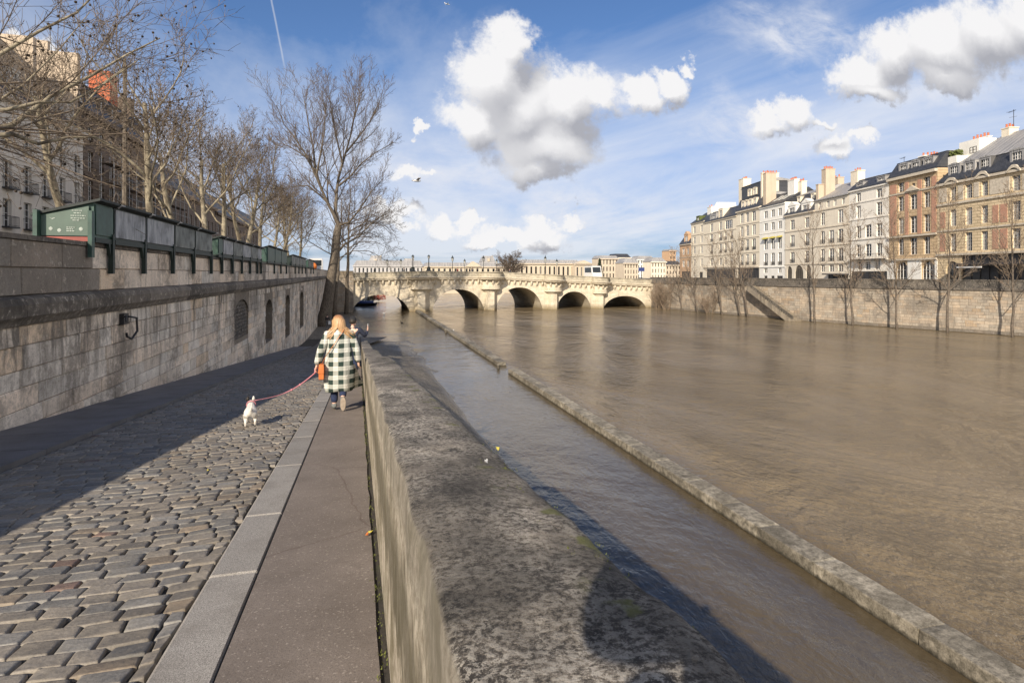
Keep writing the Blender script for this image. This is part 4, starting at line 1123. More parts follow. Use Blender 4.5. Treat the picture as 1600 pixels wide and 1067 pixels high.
# ---------------------------------------------------------------- right embankment: wall, parapet, street, stair
EP=[(76.5,34.0),(72.1,47.6),(68.0,59.5),(63.9,72.3),(61.3,88),(59.7,102.6),(59.2,109.3)]
emb=thing('embankment_wall','pale stone embankment wall with dark coping, streaked by tree shadows on the far bank','wall',(0,0,0))
mb=MB(); pb=MB(); cb=MB(); rg=random.Random(8)
for (x0,y0),(x1,y1) in zip(EP,EP[1:]):
    a=Vector((x0,y0,0)); b=Vector((x1,y1,0)); L=(b-a).length; d=(b-a)/L; nrm=Vector((-d.y,d.x,0))   # towards the river
    if nrm.x>0: nrm=-nrm
    z=5.05
    mb.cur=(.45,.42,.38); mb.poly([a-nrm*.03+Vector((0,0,-1)),b-nrm*.03+Vector((0,0,-1)),b-nrm*.03+Vector((0,0,5.1)),a-nrm*.03+Vector((0,0,5.1))])
    while z>-.4:
        h=.36; s=-rg.random()*.5
        while s<L:
            w=rg.uniform(.6,1.2); s0=max(0,s)+.012; s1=min(L,s+w)-.012
            if s1>s0+.05:
                mb.cur=tintc(rg,.2); r=rg.uniform(-.012,.02)
                if z<.5: mb.cur=tuple(k*.45 for k in mb.cur)
                mb.poly([a+d*s0+nrm*r+Vector((0,0,z-h+.012)),a+d*s1+nrm*r+Vector((0,0,z-h+.012)),a+d*s1+nrm*r+Vector((0,0,z-.012)),a+d*s0+nrm*r+Vector((0,0,z-.012))])
            s+=w
        z-=h
    for (o0,o1,za,zb,tgt) in ((-.5,.16,5.05,5.32,cb),(-.5,.02,5.321,6.13,pb),(-.55,.08,6.132,6.32,cb)):
        s=0
        while s<L-1e-3:
            e=min(L,s+rg.uniform(1.4,2.4)); tgt.cur=tintc(rg,.2)
            P=[a+d*s+nrm*o0,a+d*e+nrm*o0,a+d*e+nrm*o1,a+d*s+nrm*o1]
            tgt.prism([p+Vector((0,0,za)) for p in P],(0,0,zb-za)); s=e
mb.build('ashlar_face',M['quay_far'],emb,tint=True); pb.build('wall_parapet',M['quay_dark'],emb,tint=True); cb.build('coping',M['quay_dark'],emb,tint=True)
mb=MB(); mb.poly([(x+.3,y,ZST) for x,y in EP]+[(59.2,700,ZST),(400,700,ZST),(400,34,ZST)])
tag(mb.build('street',M['street']),kind='structure')
# flight of steps down the embankment
sA=at_Y(1181,440,79.5); 
def emb_pt(px):
    dx,dy=ray(px)
    for (x0,y0),(x1,y1) in zip(EP,EP[1:]):
        den=dx*(y1-y0)-dy*(x1-x0)
        if abs(den)<1e-9: continue
        t=(x0*(y1-y0)-y0*(x1-x0))/den; u=(dx*y0-dy*x0)/den if False else None
        X,Y=dx*t,dy*t
        if min(y0,y1)-.01<=Y<=max(y0,y1)+.01: return Vector((X,Y,0)),Vector((x1-x0,y1-y0,0)).normalized()
    return None
p0,d0=emb_pt(1180); p1,d1=emb_pt(1252)
nv=Vector((-abs(d0.y),d0.x,0)); nv=Vector((-d0.y,d0.x,0)); nv=nv if nv.x<0 else -nv
stp=thing('embankment_stair','stone flight of steps slanting down the far embankment wall to the water','stair',(0,0,0))
mb=MB(); N=26; ax=(p1-p0)
for k in range(N):
    a=p0+ax*(k/N); b=p0+ax*((k+1)/N); z=5.15-(5.15-.1)*k/N
    t=rg.uniform(.35,.75); mb.cur=(t,t,t*.95)
    mb.prism([a+Vector((0,0,z-.85)),b+Vector((0,0,z-1.02)),b+Vector((0,0,z)),a+Vector((0,0,z))],nv*1.9)
mb.build('steps',M['quay_far'],stp,tint=True)
mb=MB(); mb.cur=(.8,.78,.7)
mb.prism([p0+nv*1.65+Vector((0,0,5.1)),p1+nv*1.65+Vector((0,0,.15)),p1+nv*1.65+Vector((0,0,.7)),p0+nv*1.65+Vector((0,0,5.65))],nv*.24); mb.build('stair_parapet',M['quay_dark'],stp,tint=True)
# ---------------------------------------------------------------- left bank buildings across the upper street
LX=-28.0
def left_house(name,label,y0,y1,H,cols,rows,fm,rails=(),D=12,X=LX,lines=(),rec=.28,bars=3):
    r=thing(name,label,'building',(X,y0,6.6),PI/2,'houses along the left bank')
    W=y1-y0; ops=[]
    for i,(z0,z1) in enumerate(rows):
        for j,(a,b) in enumerate(cols): ops.append((a,b,z0,z1,'win',i))
    mb=MB(); wall_with_openings(mb,W,H,ops,rec); mb.poly([(0,0,0),(0,D,0),(0,D,H),(0,0,H)]); mb.poly([(W,0,0),(W,D,0),(W,D,H),(W,0,H)]); mb.poly([(0,0,H-.01),(W,0,H-.01),(W,D,H-.01),(0,D,H-.01)]); mb.poly([(0,D,0),(W,D,0),(W,D,H),(0,D,H)])
    mb.build('wall',M[fm],r)
    for o in ops: window(r,o[0],o[1],o[2],o[3],rec,'winframe',bars,rail='deep' if o[5] in rails else False)
    for z,pr,h in lines: prop_box(r,'string_course',fm,-.01,W+.01,-pr,.02,z-h,z)
    return r,W
r,W=left_house('pale_house','pale grey rendered house with black iron balconies, rising behind the first bookseller boxes',46,70.2,15.2,
    [(.9+3.05*i,2.15+3.05*i) for i in range(8)],[(.9,3.2),(4.3,6.6),(7.5,9.8),(10.7,12.6)],'fc_grey',rails=(1,2),lines=[(15.2,.5,.5),(10.3,.1,.2),(14.2,.12,.2)])
roof_mansard(r,W,12,15.2,18.0,19.4,1.6)
for i in range(7): dormer(r,1.5+3.3*i,2.9+3.3*i,15.5,17.6,.2,1.8,'fc_grey','flat',3)
mb=MB(); mb.box(2,11.6,4.2,11.5,15.2,23.4); mb.box(12.2,21.5,4.4,11.5,15.2,22.6); mb.build('rooftop_storey',M['fc_cream'],r)
for x in (14.2,16.2): window(r,x,x+1.0,20.2,21.8,.03,'darkframe',1,y=4.39)
prop_box(r,'downpipe','darkframe',11.7,12.0,4.0,4.3,15.2,24.0)
chimney(r,4,9,6,7,23.4,24.6,'fc_cream',6); mb=MB(); mb.box(17.6,18.2,1.4,7.5,15.5,22.6); mb.build('party_wall',M['fc_beige'],r)
r2,W2=left_house('brown_house','tall brown sooty house behind scaffold poles, with an orange red chimney slab',70.4,90.5,17.8,
    [(1.0+2.75*i,2.2+2.75*i) for i in range(7)],[(.6,3.6),(4.8,7.2),(8.2,10.5),(11.4,13.6),(14.6,16.4)],'fc_brown',lines=[(17.8,.5,.5),(4.3,.3,.3),(11.0,.12,.2)])
roof_mansard(r2,W2,12,17.8,21.4,23.0,1.5); 
mb=MB(); mb.box(11.8,14.2,1.9,4.2,18.5,25.6); c=mb.build('chimney',M['orange_sheet'],r2); mb=MB(); mb.box(-.14,.36,.5,12,12.0,23.6); mb.box(-.15,.4,3.2,7.5,23.62,24.6); mb.build('party_wall',M['fc_beige'],r2)
chimney(r2,W2-1.2,W2,2,10,17.8,24.2,'fc_brown',4)
for i in range(6): dormer(r2,1.5+3.1*i,2.8+3.1*i,18.2,20.2,.3,1.8,'fc_brown','flat',2)
r3,W3=left_house('brown_house','long brown mansarded block seen through the plane trees beyond the scaffold',90.8,128,13.6,
    [(1.2+3.0*i,2.4+3.0*i) for i in range(12)],[(.8,3.6),(4.8,7.2),(8.4,10.6)],'fc_brown',lines=[(13.6,.5,.5),(4.4,.3,.3)])
roof_mansard(r3,W3,13,13.6,17.2,18.6,1.7)
r4,W4=left_house('stone_block','distant brown stone block with a dark roof, last of the left bank row',128.4,185,13.0,
    [(2+4.5*i,3.6+4.5*i) for i in range(12)],[(1,3.8),(5.2,7.6),(9,11)],'fc_brown',lines=[(13.0,.5,.5)],bars=1)
roof_mansard(r4,W4,14,13.0,16.8,18.4,1.8)
sc=thing('scaffold','grey tube scaffold with boarded decks in front of the brown left bank house','scaffold',(LX+1.0,72,6.6),PI/2)
for i in range(14):
    x=1.1*2*i/1.0
    for y in (0,-1.2):
        mb=MB(); mb.tube([(x,y,0),(x,y,13.5)],.05,5); mb.build('scaffold_pole',M['zinc'],sc)
for k in range(6):
    mb=MB(); mb.box(-.2,28.8,-1.1,-.1,1.9+2.1*k,1.98+2.1*k); mb.build('deck',M['fc_brown'],sc)
    mb=MB(); mb.tube([(-.2,-1.25,2.9+2.1*k),(28.8,-1.25,2.9+2.1*k)],.04,5); mb.build('guard_rail',M['zinc'],sc)
ml=thing('mast','tall thin grey mast rising among the plane trees behind the bookseller boxes','mast',(-14.0,at_Y(195,0,1).y,6.6))
x,y=ray(195); k=-13.0/x; ml.location=(-13.0,y*k,6.6)
mb=MB(); mb.tube([(0,0,0),(0,0,7),(0,0,at_t(195,92,k).z-6.6)],[.16,.13,.09],8); mb.build('pole',M['bark'],ml)
mb=MB(); mb.lathe((0,0,0),[(.3,0),(.3,.1),(.18,.2),(.18,.6)],8); mb.build('mast_base',M['iron'],ml)
# ---------------------------------------------------------------- booksellers' boxes on the wall parapet
def bbox_thing(y0,y1,label,lid,end=False,ztop=.84,brk=True,kiosk=False):
    L=y1-y0; r=thing('bookseller_box',label,'bookseller box',(WX-.03,y0,ZP),0,'bookseller boxes on the quay wall')
    dpt=.92; hb=.10; fz=ztop
    # body: front towards the river at x=+.12, back at x=-.80; the lid slopes up to the front
    mb=MB(); P=[(.10,hb),(.10,fz-.04),(-dpt+.1,fz-.30),(-dpt+.1,hb)]
    mb.prism([(x,.02,z) for x,z in P],(0,L-.04,0)); mb.build('body',M['greenbox'] if (end or kiosk) else M['greendark'],r)
    mb=MB(); mb.box(.102,.125,.06,L-.06,hb+.05,fz-.10); mb.build('panel',M[lid],r)
    mb=MB(); mb.prism([(.24,-.06,fz-.03),(.24,-.06,fz+.02),(-dpt,-.06,fz-.30),(-dpt,-.06,fz-.35)],(0,L+.10,0)); mb.build('lid_roof',M['boxroof'],r)
    mb=MB(); mb.box(-.75,.13,.03,L-.03,-.0,hb-.004); mb.build('base_frame',M['greendark'],r)
    if brk:
        mb=MB(); mb.box(.055,.15,L-.13,L-.03,-.62,.2); mb.build('bracket',M['greendark'],r)
        mb=MB(); mb.prism([(.07,L-.20,-.0),(.07,L-.20,-.25),(.07,L-.28,0)],(.06,0,0)); mb.build('bracket_brace',M['greendark'],r)
    mb=MB(); mb.tube([(.2,L-.02,fz-.08),(.27,L-.02,fz-.02),(.27,L+.14,fz-.02)],.02,5); mb.build('hinge_bar',M['zinc'],r)
    return r
e=bbox_thing(13.0,13.93,'green end box with a pale sign panel and red strip, first of the bookseller boxes','greenbox',True)
mb=MB(); mb.prism([(.03,-.005,.12),(.03,-.005,.70),(-.76,-.005,.50),(-.76,-.005,.12)],(0,-.02,0)); sp=mb.build('sign_panel',M['greenside'],e)
mb=MB(); rr=random.Random(4)
for i,(x0,x1,z) in enumerate([(-.25,-.08,.60),(-.22,-.10,.55),(-.27,-.02,.50),(-.27,-.02,.45),(-.24,-.12,.41),(-.34,-.20,.27),(-.34,-.22,.235),(-.34,-.21,.20)]):
    x=x0
    while x<x1:
        w=rr.uniform(.012,.045); mb.box(x,min(x1,x+w),-.032,-.026,z,z+.018); x+=w+.01
mb.prism([(-.63,-.026,.47),(-.585,-.026,.445),(-.55,-.026,.46),(-.52,-.026,.455),(-.575,-.026,.43)],(0,-.006,0))
for c in ((-.60,.25),(-.46,.22),(-.10,.25)): mb.lathe((c[0],-.029,c[1]),[(0,-.04),(.028,-.02),(.034,0),(.028,.02),(0,.04)],8,sy=.1)
mb.build('sign_lettering',M['whitemark'],sp)
mb=MB(); mb.box(-.76,.06,-.022,.0,.015,.10); mb.build('red_strip',M['redstrip'],e)
for x in (-.80,.10):
    mb=MB(); mb.box(x-.035,x+.035,-.16,-.03,-.30 if x>0 else .0,.60); mb.build('upright',M['greenbox'],e)
SP=[13.96,15.86,18.1,20.2,22.45]
for a,b,l,lb in zip(SP,SP[1:],('greylid','greylid','darklid','darklid'),('first pale grey shuttered bookseller box, next to the green end box','second pale grey shuttered bookseller box from the green end box','dull green grey bookseller box right after the two pale grey ones','last dull green grey bookseller box of the nearest run')):
    bbox_thing(a,b-.03,lb,l)
n=0
G2=[23.3,24.1,26.0,28.0,30.0,32.0,33.2]
L2=['green end box opening the second run of bookseller boxes','grey bookseller box right after the green end of the second run','third grey bookseller box of the second run','fourth grey bookseller box of the second run','fifth grey bookseller box of the second run','short last grey bookseller box of the second run']
for i,(a,b,lb) in enumerate(zip(G2,G2[1:],L2)): bbox_thing(a,b-.04,lb,'greenbox' if i==0 else ('greylid' if i%2 else 'darklid'),i==0,.78)
for a,b,lb in ((35.3,38.2,'green bookseller box with the raised flat roof, nearest of the third run'),(38.3,41.3,'second green box under the raised flat roof of the third run'),(41.4,44.4,'last green box of the third run, beyond the arched niche')): bbox_thing(a,b,lb,'greenbox',True,1.0,kiosk=True)
for a,b,lb in ((47.5,50.3,'dark bookseller box starting the fourth run near the leaning tree'),(50.4,53.4,'second dark box of the fourth run'),(53.5,56.5,'third dark box of the fourth run'),(56.6,60.0,'end box of the fourth run, close to the leaning tree')): bbox_thing(a,b,lb,'darklid',False,.88)
for a,b,lb in ((63,66.5,'small far bookseller box left of the leaning trunk'),(66.7,70.2,'farthest bookseller box just left of the leaning trunk')): bbox_thing(a,b,lb,'darklid',True,.9)
oc2=thing('market_cover','small orange red cloth cover at the end of the bookseller boxes','cloth cover',(WX-.2,73,ZP))
mb=MB(); mb.loops([[(x*s,y*s2,z) for x,y in ((-.5,-.6),(.4,-.6),(.4,.7),(-.5,.7))] for s,s2,z in ((1,1,0),(1.05,1.02,.3),(.8,.85,.6),(.3,.4,.72))]); mb.build('cloth',M['orangecloth'],oc2,smooth=True)
# ---------------------------------------------------------------- vehicles
def vehicle(name,label,cat,x,y,z,rz,L,Wd,H,body='white'):
    r=thing(name,label,cat,(x,y,z),rz)
    mb=MB(); P=[(0,.35),(0,H*.5),(L*.06,H*.55),(L*.14,H*.97),(L*.2,H),(L-.15,H),(L,H*.93),(L,.35)]
    mb.prism([(px,-Wd/2,pz) for px,pz in P],(0,Wd,0)); mb.build('body',M[body],r)
    for s in (-1,1):
        mb=MB(); y0=s*(Wd/2+.012); mb.poly([(L*.17,y0,H*.58),(L*.94,y0,H*.58),(L*.94,y0,H*.9),(L*.2,y0,H*.9)]); mb.build('side_window',M['carglass'],r)
    mb=MB(); mb.poly([(L*.062-.01,-Wd*.42,H*.58),(L*.062-.01,Wd*.42,H*.58),(L*.135-.012,Wd*.42,H*.93),(L*.135-.012,-Wd*.42,H*.93)]); mb.build('windscreen',M['carglass'],r)
    for fx in (.18,.8):
        for s in (-1,1):
            mb=MB(); n=12; mb.prism([(L*fx+.36*math.cos(2*PI*i/n),s*(Wd/2-.1),.36+.36*math.sin(2*PI*i/n)) for i in range(n)],(0,s*.14,0)); mb.build('wheel',M['rubber'],r)
    for s in (-1,1):
        mb=MB(); mb.box(-.02,.03,s*Wd*.34-.14,s*Wd*.34+.14,.7,.9); mb.build('headlight',M['lampglass'],r)
        mb=MB(); mb.box(L-.02,L+.02,s*Wd*.4-.08,s*Wd*.4+.08,.8,1.3); mb.build('tail_light',M['red'],r)
    return r
xv=X_at(924,121); vehicle('bus','white bus crossing the right half of the bridge with a red tail light','bus',X_at(933.5,121),121,zcor(xv)+.05,PI/2,5.0,2.3,at_Y(934,415.5,121).z-zcor(xv)-.05)
v=at_Y(481,404,124); vehicle('van','white van on the upper left quay behind the leaning trunk','van',v.x,124,6.6,0,2.9,2.0,v.z-6.6)
# ---------------------------------------------------------------- city behind the bridge
def zY(py,px,Y): return at_Y(px,py,Y).z
def far_block(name,label,px0,px1,Y,ytop,wm,rm,roof=0,rows=2,cols=8,depth=14,ybase=4.0,win=True,pedim=(),group='buildings beyond the bridge'):
    x0,x1=X_at(px0,Y),X_at(px1,Y); zt=zY(ytop,(px0+px1)/2,Y)
    r=thing(name,label,'building',(x0,Y,ybase),0,group); W=x1-x0; H=zt-ybase
    ops=[]; h0=H*.12; step=(H*.88)/rows
    cw=W/cols
    if win:
        for j in range(cols):
            for i in range(rows): ops.append((cw*j+cw*.3,cw*j+cw*.7,h0+step*i+step*.15,h0+step*i+step*.8,'win',0))
    mb=MB(); wall_with_openings(mb,W,H,ops,.4); mb.poly([(0,0,0),(0,depth,0),(0,depth,H),(0,0,H)]); mb.poly([(W,0,0),(W,depth,0),(W,depth,H),(W,0,H)]); mb.poly([(0,0,H),(W,0,H),(W,depth,H),(0,depth,H)]); mb.build('wall',M[wm],r)
    if win and len(ops)<=90:
        key=('fw',round(ops[0][1]-ops[0][0],2),round(ops[0][3]-ops[0][2],2))
        q=MB(); w,h=ops[0][1]-ops[0][0],ops[0][3]-ops[0][2]; q.poly([(0,0,0),(w,0,0),(w,0,h),(0,0,h)]); q.box(w/2-.05,w/2+.05,-.06,-.01,0,h)
        src=None
        for o in ops:
            if src is None: src=q.build('window',M['glass'],r,loc=(o[0],.38,o[2]))
            else: inst(src,r,(o[0],.38,o[2]))
    if roof>0:
        mb=MB(); s=min(roof*.6,depth*.4)
        mb.loops([[(-.3,-.3,H),(W+.3,-.3,H),(W+.3,depth,H),(-.3,depth,H)],[(s,s,H+roof),(W-s,s,H+roof),(W-s,depth-s,H+roof),(s,depth-s,H+roof)]]); mb.build('roof',M[rm],r)
    prop_box(r,'cornice',wm,-.5,W+.5,-.55,.0,H-.5,H)
    for (p0,p1,yp) in pedim:
        a,b=X_at(p0,Y)-x0,X_at(p1,Y)-x0; q=MB(); q.prism([(a,-.9,H-.05),(b,-.9,H-.05),((a+b)/2,-.9,zY(yp,(p0+p1)/2,Y)-ybase)],(0,6,0)); q.build('pediment',M[wm],r)
    return r,W,H
far_block('palace_wing','long low beige palace wing with a flat pediment, stretching behind the middle of the bridge',664,800,300,416.5,'fc_far','zinc',2.0,1,16,ybase=4.5,pedim=((727,752,408.5),))
far_block('palace_wing','beige colonnaded palace wing, right of the round bare tree',812,905,250,411.5,'fc_far','zinc',1.6,1,13,ybase=3.2)
far_block('pavilion','beige end pavilion with a dark pedimented roof above the bridge',899,925,246,412.5,'fc_far','slate',0,1,4,ybase=3.0,pedim=((898,926,407),))
far_block('grey_wing','pale grey long wing seen left of the paired bridge lamps',552,662,330,415.5,'fc_far2','zinc',3.0,1,18,ybase=5)
def dome_roof(label,px0,px1,yb,yt,Y):
    x0,x1=X_at(px0,Y),X_at(px1,Y); zb=zY(yb,(px0+px1)/2,Y); zt=zY(yt,(px0+px1)/2,Y); h=zt-zb; W=x1-x0
    r=thing('domed_pavilion',label,'building',((x0+x1)/2,Y+W/2,4.5),0,'domed roofs beyond the bridge')
    mb=MB(); mb.box(-W/2,W/2,-W/2,W/2,0,zb-4.5); mb.build('wall',M['fc_far2'],r)
    mb=MB(); ring=lambda s,z:[(-W/2*s,-W/2*s,z),(W/2*s,-W/2*s,z),(W/2*s,W/2*s,z),(-W/2*s,W/2*s,z)]
    b=zb-4.5; mb.loops([ring(1.02,b),ring(.93,b+h*.35),ring(.82,b+h*.65),ring(.68,b+h*.88),ring(.66,b+h)]); mb.build('roof',M['zinc'],r)
    mb=MB(); mb.box(-W*.08,W*.08,-W*.5-.3,-W*.3,b+h*.1,b+h*.6); mb.build('roof_window',M['fc_far'],r)
    prop_box(r,'chimney','fc_far',W*.30,W*.42,-W*.1,W*.1,b,b+h*1.05)
dome_roof('dark square dome roof with a cream chimney, leftmost beyond the bridge, near the slim trees',576,598,412.5,399.5,340)
dome_roof('dark square dome roof behind the left pedestal lamp of the bridge',629,649,415,404,340)
dome_roof('dark square dome roof rising left of the round bare tree',753,774,409.5,400,330)
FB=[(936,966,404,'fc_far','zinc',1.5,3,6,'pinkish long block low behind the white bus'),(960,985,402.5,'fc_cream','slate',2,4,5,'beige block with a tall chimney right of the conifer'),
    (975,997,411,'fc_far','zinc',2.2,3,5,'squat yellowish house with a grey roof and white dormers, beyond the bridge end'),(996,1022,405.5,'fc_white2','zinc',2,4,6,'white house row with the blue panel, beyond the bridge end'),
    (1018,1040,409,'fc_cream','zinc',2,3,5,'cream house behind the leafless shrubs at the bridge end'),(1046,1056,392,'fc_orange','zinc',1,6,2,'slim tan tower block standing apart behind the far houses'),
    (1036,1064,414,'fc_far','slate',2,3,6,'low stone house just left of the orange corner house')]
for i,(a,b,yt,wm,rm,rf,rows,cols,lb) in enumerate(FB): far_block('far_house',lb,a,b,225+i*6 if i not in (0,1,3,5) else 270+i*9,yt,wm,rm,rf,rows,cols,9,3.0)
bp=thing('blue_panel','small bright blue panel on the distant white houses beyond the bridge end','panel',(0,0,0)); q=MB(); a=at_Y(998,418,222); b2=at_Y(1007,424,222); q.box(a.x,b2.x,222,222.3,b2.z,a.z); q.build('panel_face',M['blue'],bp); q=MB(); q.box((a.x+b2.x)/2-.1,(a.x+b2.x)/2+.1,222.05,222.25,3,b2.z); q.build('panel_post',M['iron'],bp)
# land beyond the bridge
mb=MB(); mb.poly([(-200,205,2.6),(60,205,2.6),(60,2500,12),(-200,2500,12)]); struct(mb.build('far_bank',M['land']))
mb=MB(); mb.poly([(-.8,205,-1),(60,205,-1),(60,205,2.62),(-.8,205,2.62)]); mb.cur=(1,1,1); tag(mb.build('quay_wall',M['fc_far']),'low distant quay wall glimpsed through the bridge arches','wall')
mb=MB(); mb.poly([(60,205,3.0),(900,205,3.0),(900,2500,12),(60,2500,12)]); struct(mb.build('far_land',M['land']))
# shrubs and a covered boat seen under the first arch
def shrub(name,label,x,y,z,r,h,leaf,twig,n,rg):
    o=thing(name,label,'shrub',(x,y,z)); mb=MB()
    for i in range(14):
        a=rg.uniform(0,2*PI); mb.tube([(0,0,0),(math.cos(a)*r*.4,math.sin(a)*r*.4,h*.5),(math.cos(a)*r*.8,math.sin(a)*r*.8,h*rg.uniform(.7,1))],[.05,.03,.01],4)
    mb.build('stems',M[twig],o)
    mb=MB()
    for i in range(n):
        a=rg.uniform(0,2*PI); q=r*math.sqrt(rg.random()); zz_=h*(.15+.85*rg.random()); c=Vector((math.cos(a)*q,math.sin(a)*q,zz_)); u=Vector((rg.uniform(-1,1),rg.uniform(-1,1),rg.uniform(-1,1))).normalized()*.13; v=u.orthogonal().normalized()*.09
        mb.poly([c-u,c+v,c+u,c-v])
    mb.build('foliage',M[leaf],o)
rg2=random.Random(21)
for px,Y,z,r,h,lf,lb in ((575,140,.2,1.6,2.2,'greenleaf','dull green shrub under the first arch, on its left side'),(583,146,.2,1.5,2.4,'redleaf','red leaved shrub glimpsed through the first arch'),(592,152,.1,1.8,1.7,'redleaf','low red shrub beyond the first arch, right of the taller red one'),(690,206,2.4,4,3.0,'greenleaf','yellow green bush on the far bank seen through the second arch')):
    shrub('shrub',lb,X_at(px,Y),Y,z,r,h,lf,'rtwig',500,rg2)
bo=thing('barge','low moored barge under a dark blue cover beneath the first arch','boat',(X_at(566,131.5),133,.0),.2)
mb=MB(); mb.loops([[(-3*s+o,-.9*s,z),(2.6*s+o,-.9*s,z),(3.4*s+o,0,z+.1),(2.6*s+o,.9*s,z),(-3*s+o,.9*s,z)] for s,z,o in ((.85,-.3,0),(1,.1,0),(1.04,.45,0))]); mb.build('hull',M['iron'],bo)
mb=MB(); mb.loops([[(-2.8,-.88*c,.45+h) for c,h in ((1,0),(.6,.45),(0,.6),(-.6,.45),(-1,0))],[(2.4,-.8*c,.45+h) for c,h in ((1,0),(.6,.35),(0,.5),(-.6,.35),(-1,0))]],closed=False); mb.build('cover',M['blue'],bo,smooth=True)
# ---------------------------------------------------------------- birds and aeroplane
def duck(x,y,rz,label,white=False):
    r=thing('water_bird',label,'bird',(x,y,.0),rz,'birds on the water'); mb=MB()
    mb.loops([[(k,.0+w*math.cos(a),.06+hh*math.sin(a)+dz) for a in [2*PI*i/8 for i in range(8)]] for k,w,hh,dz in ((-.26,.015,.015,.08),(-.18,.07,.06,.05),(-.02,.11,.09,.02),(.12,.09,.085,.03),(.18,.05,.06,.09),(.20,.04,.05,.16),(.23,.05,.05,.22),(.28,.03,.03,.22),(.35,.012,.01,.21))])
    mb.build('body',M['white'] if white else M['iron'],r,smooth=True)
    mb=MB(); mb.loops([[(.30,.02,.21),(.30,-.02,.21),(.37,-.012,.20),(.37,.012,.20)],[(.30,.02,.225),(.30,-.02,.225),(.36,-.01,.212),(.36,.01,.212)]]); mb.build('beak',M['orangecloth'],r)
d=at_t(600,491,7*900/62.5); duck(d.x,d.y,.4,'white breasted bird floating in front of the first arch',True)
d=at_t(628,505,7*900/77); duck(d.x,d.y,2.4,'small dark duck on the flooded quay before the first pier')
d=at_t(708,519,7*900/91); duck(d.x,d.y,1.2,'white gull floating beside the far run of quay edge',True)
gl=thing('gull','gull gliding with spread wings right of the tall leaning tree','bird',at_t(651,283,42),.3); mb=MB()
mb.tube([(-.32,0,0),(-.15,0,.01),(.1,0,.02),(.25,0,.03),(.34,0,.02)],[.02,.08,.09,.06,.015],7); mb.build('body',M['white'],gl,smooth=True)
for s in (-1,1):
    mb=MB(); mb.prism([(-.08,s*.06,.04),(.12,s*.06,.04),(.14,s*.42,.17),(.0,s*.85,.10),(-.05,s*.85,.10),(-.06,s*.42,.16)],(0,0,.015)); mb.build('wing',M['fc_far2'],gl)
ap=thing('aeroplane','tiny white aeroplane high in the blue sky near the top of the picture','aeroplane',at_t(699,7,1500),.35); mb=MB()
mb.tube([(-8,0,0),(-6,0,0),(5,0,0),(8,0,-.3)],[.3,.9,.95,.2],8); mb.build('fuselage',M['white'],ap,smooth=True)
for s in (-1,1):
    mb=MB(); mb.prism([(-1,s*.5,0),(2,s*.5,0),(-1.5,s*8,.6),(-2.6,s*8,.6)],(0,0,.2)); mb.build('wing',M['white'],ap)
mb=MB(); mb.prism([(-8,0,.4),(-5.6,0,.4),(-7.6,0,3.2),(-8.6,0,3.2)],(0,.2,0)); mb.build('tail_fin',M['white'],ap)
# a few leaves on the walkway and parapet
for i,(px,py,h,lb,c) in enumerate([(577,833,1.43,'yellow leaf lying on the walkway beside the parapet','yellow'),(573,838,1.43,'browner leaf lying just left of the yellow leaf on the walkway','orangecloth'),(779,706,.447,'small yellow green leaf on the edge of the near parapet','yellow'),(760,726,.447,'pale feather lying on top of the near parapet','white'),(325,736,1.425,'pale yellow leaf on the shaded cobbles','yellow')]):
    t=h*900/(py-513); p=at_t(px,py,t)
    sc_=.6 if h>1 else .25
    q=MB(); n=8; q.loops([[(sc_*.028*math.cos(2*PI*k/n)*(1+.5*math.cos(2*PI*k/n)),sc_*.016*math.sin(2*PI*k/n),z+.006*math.cos(4*PI*k/n)) for k in range(n)] for z in (0,.003)])
    o=q.build('fallen_leaf' if c!='white' else 'feather',M[c],loc=(p.x,p.y,p.z+.012)); o.rotation_euler=(0,0,i*1.3); tag(o,lb,'leaf' if c!='white' else 'feather','fallen leaves' if c!='white' else None)
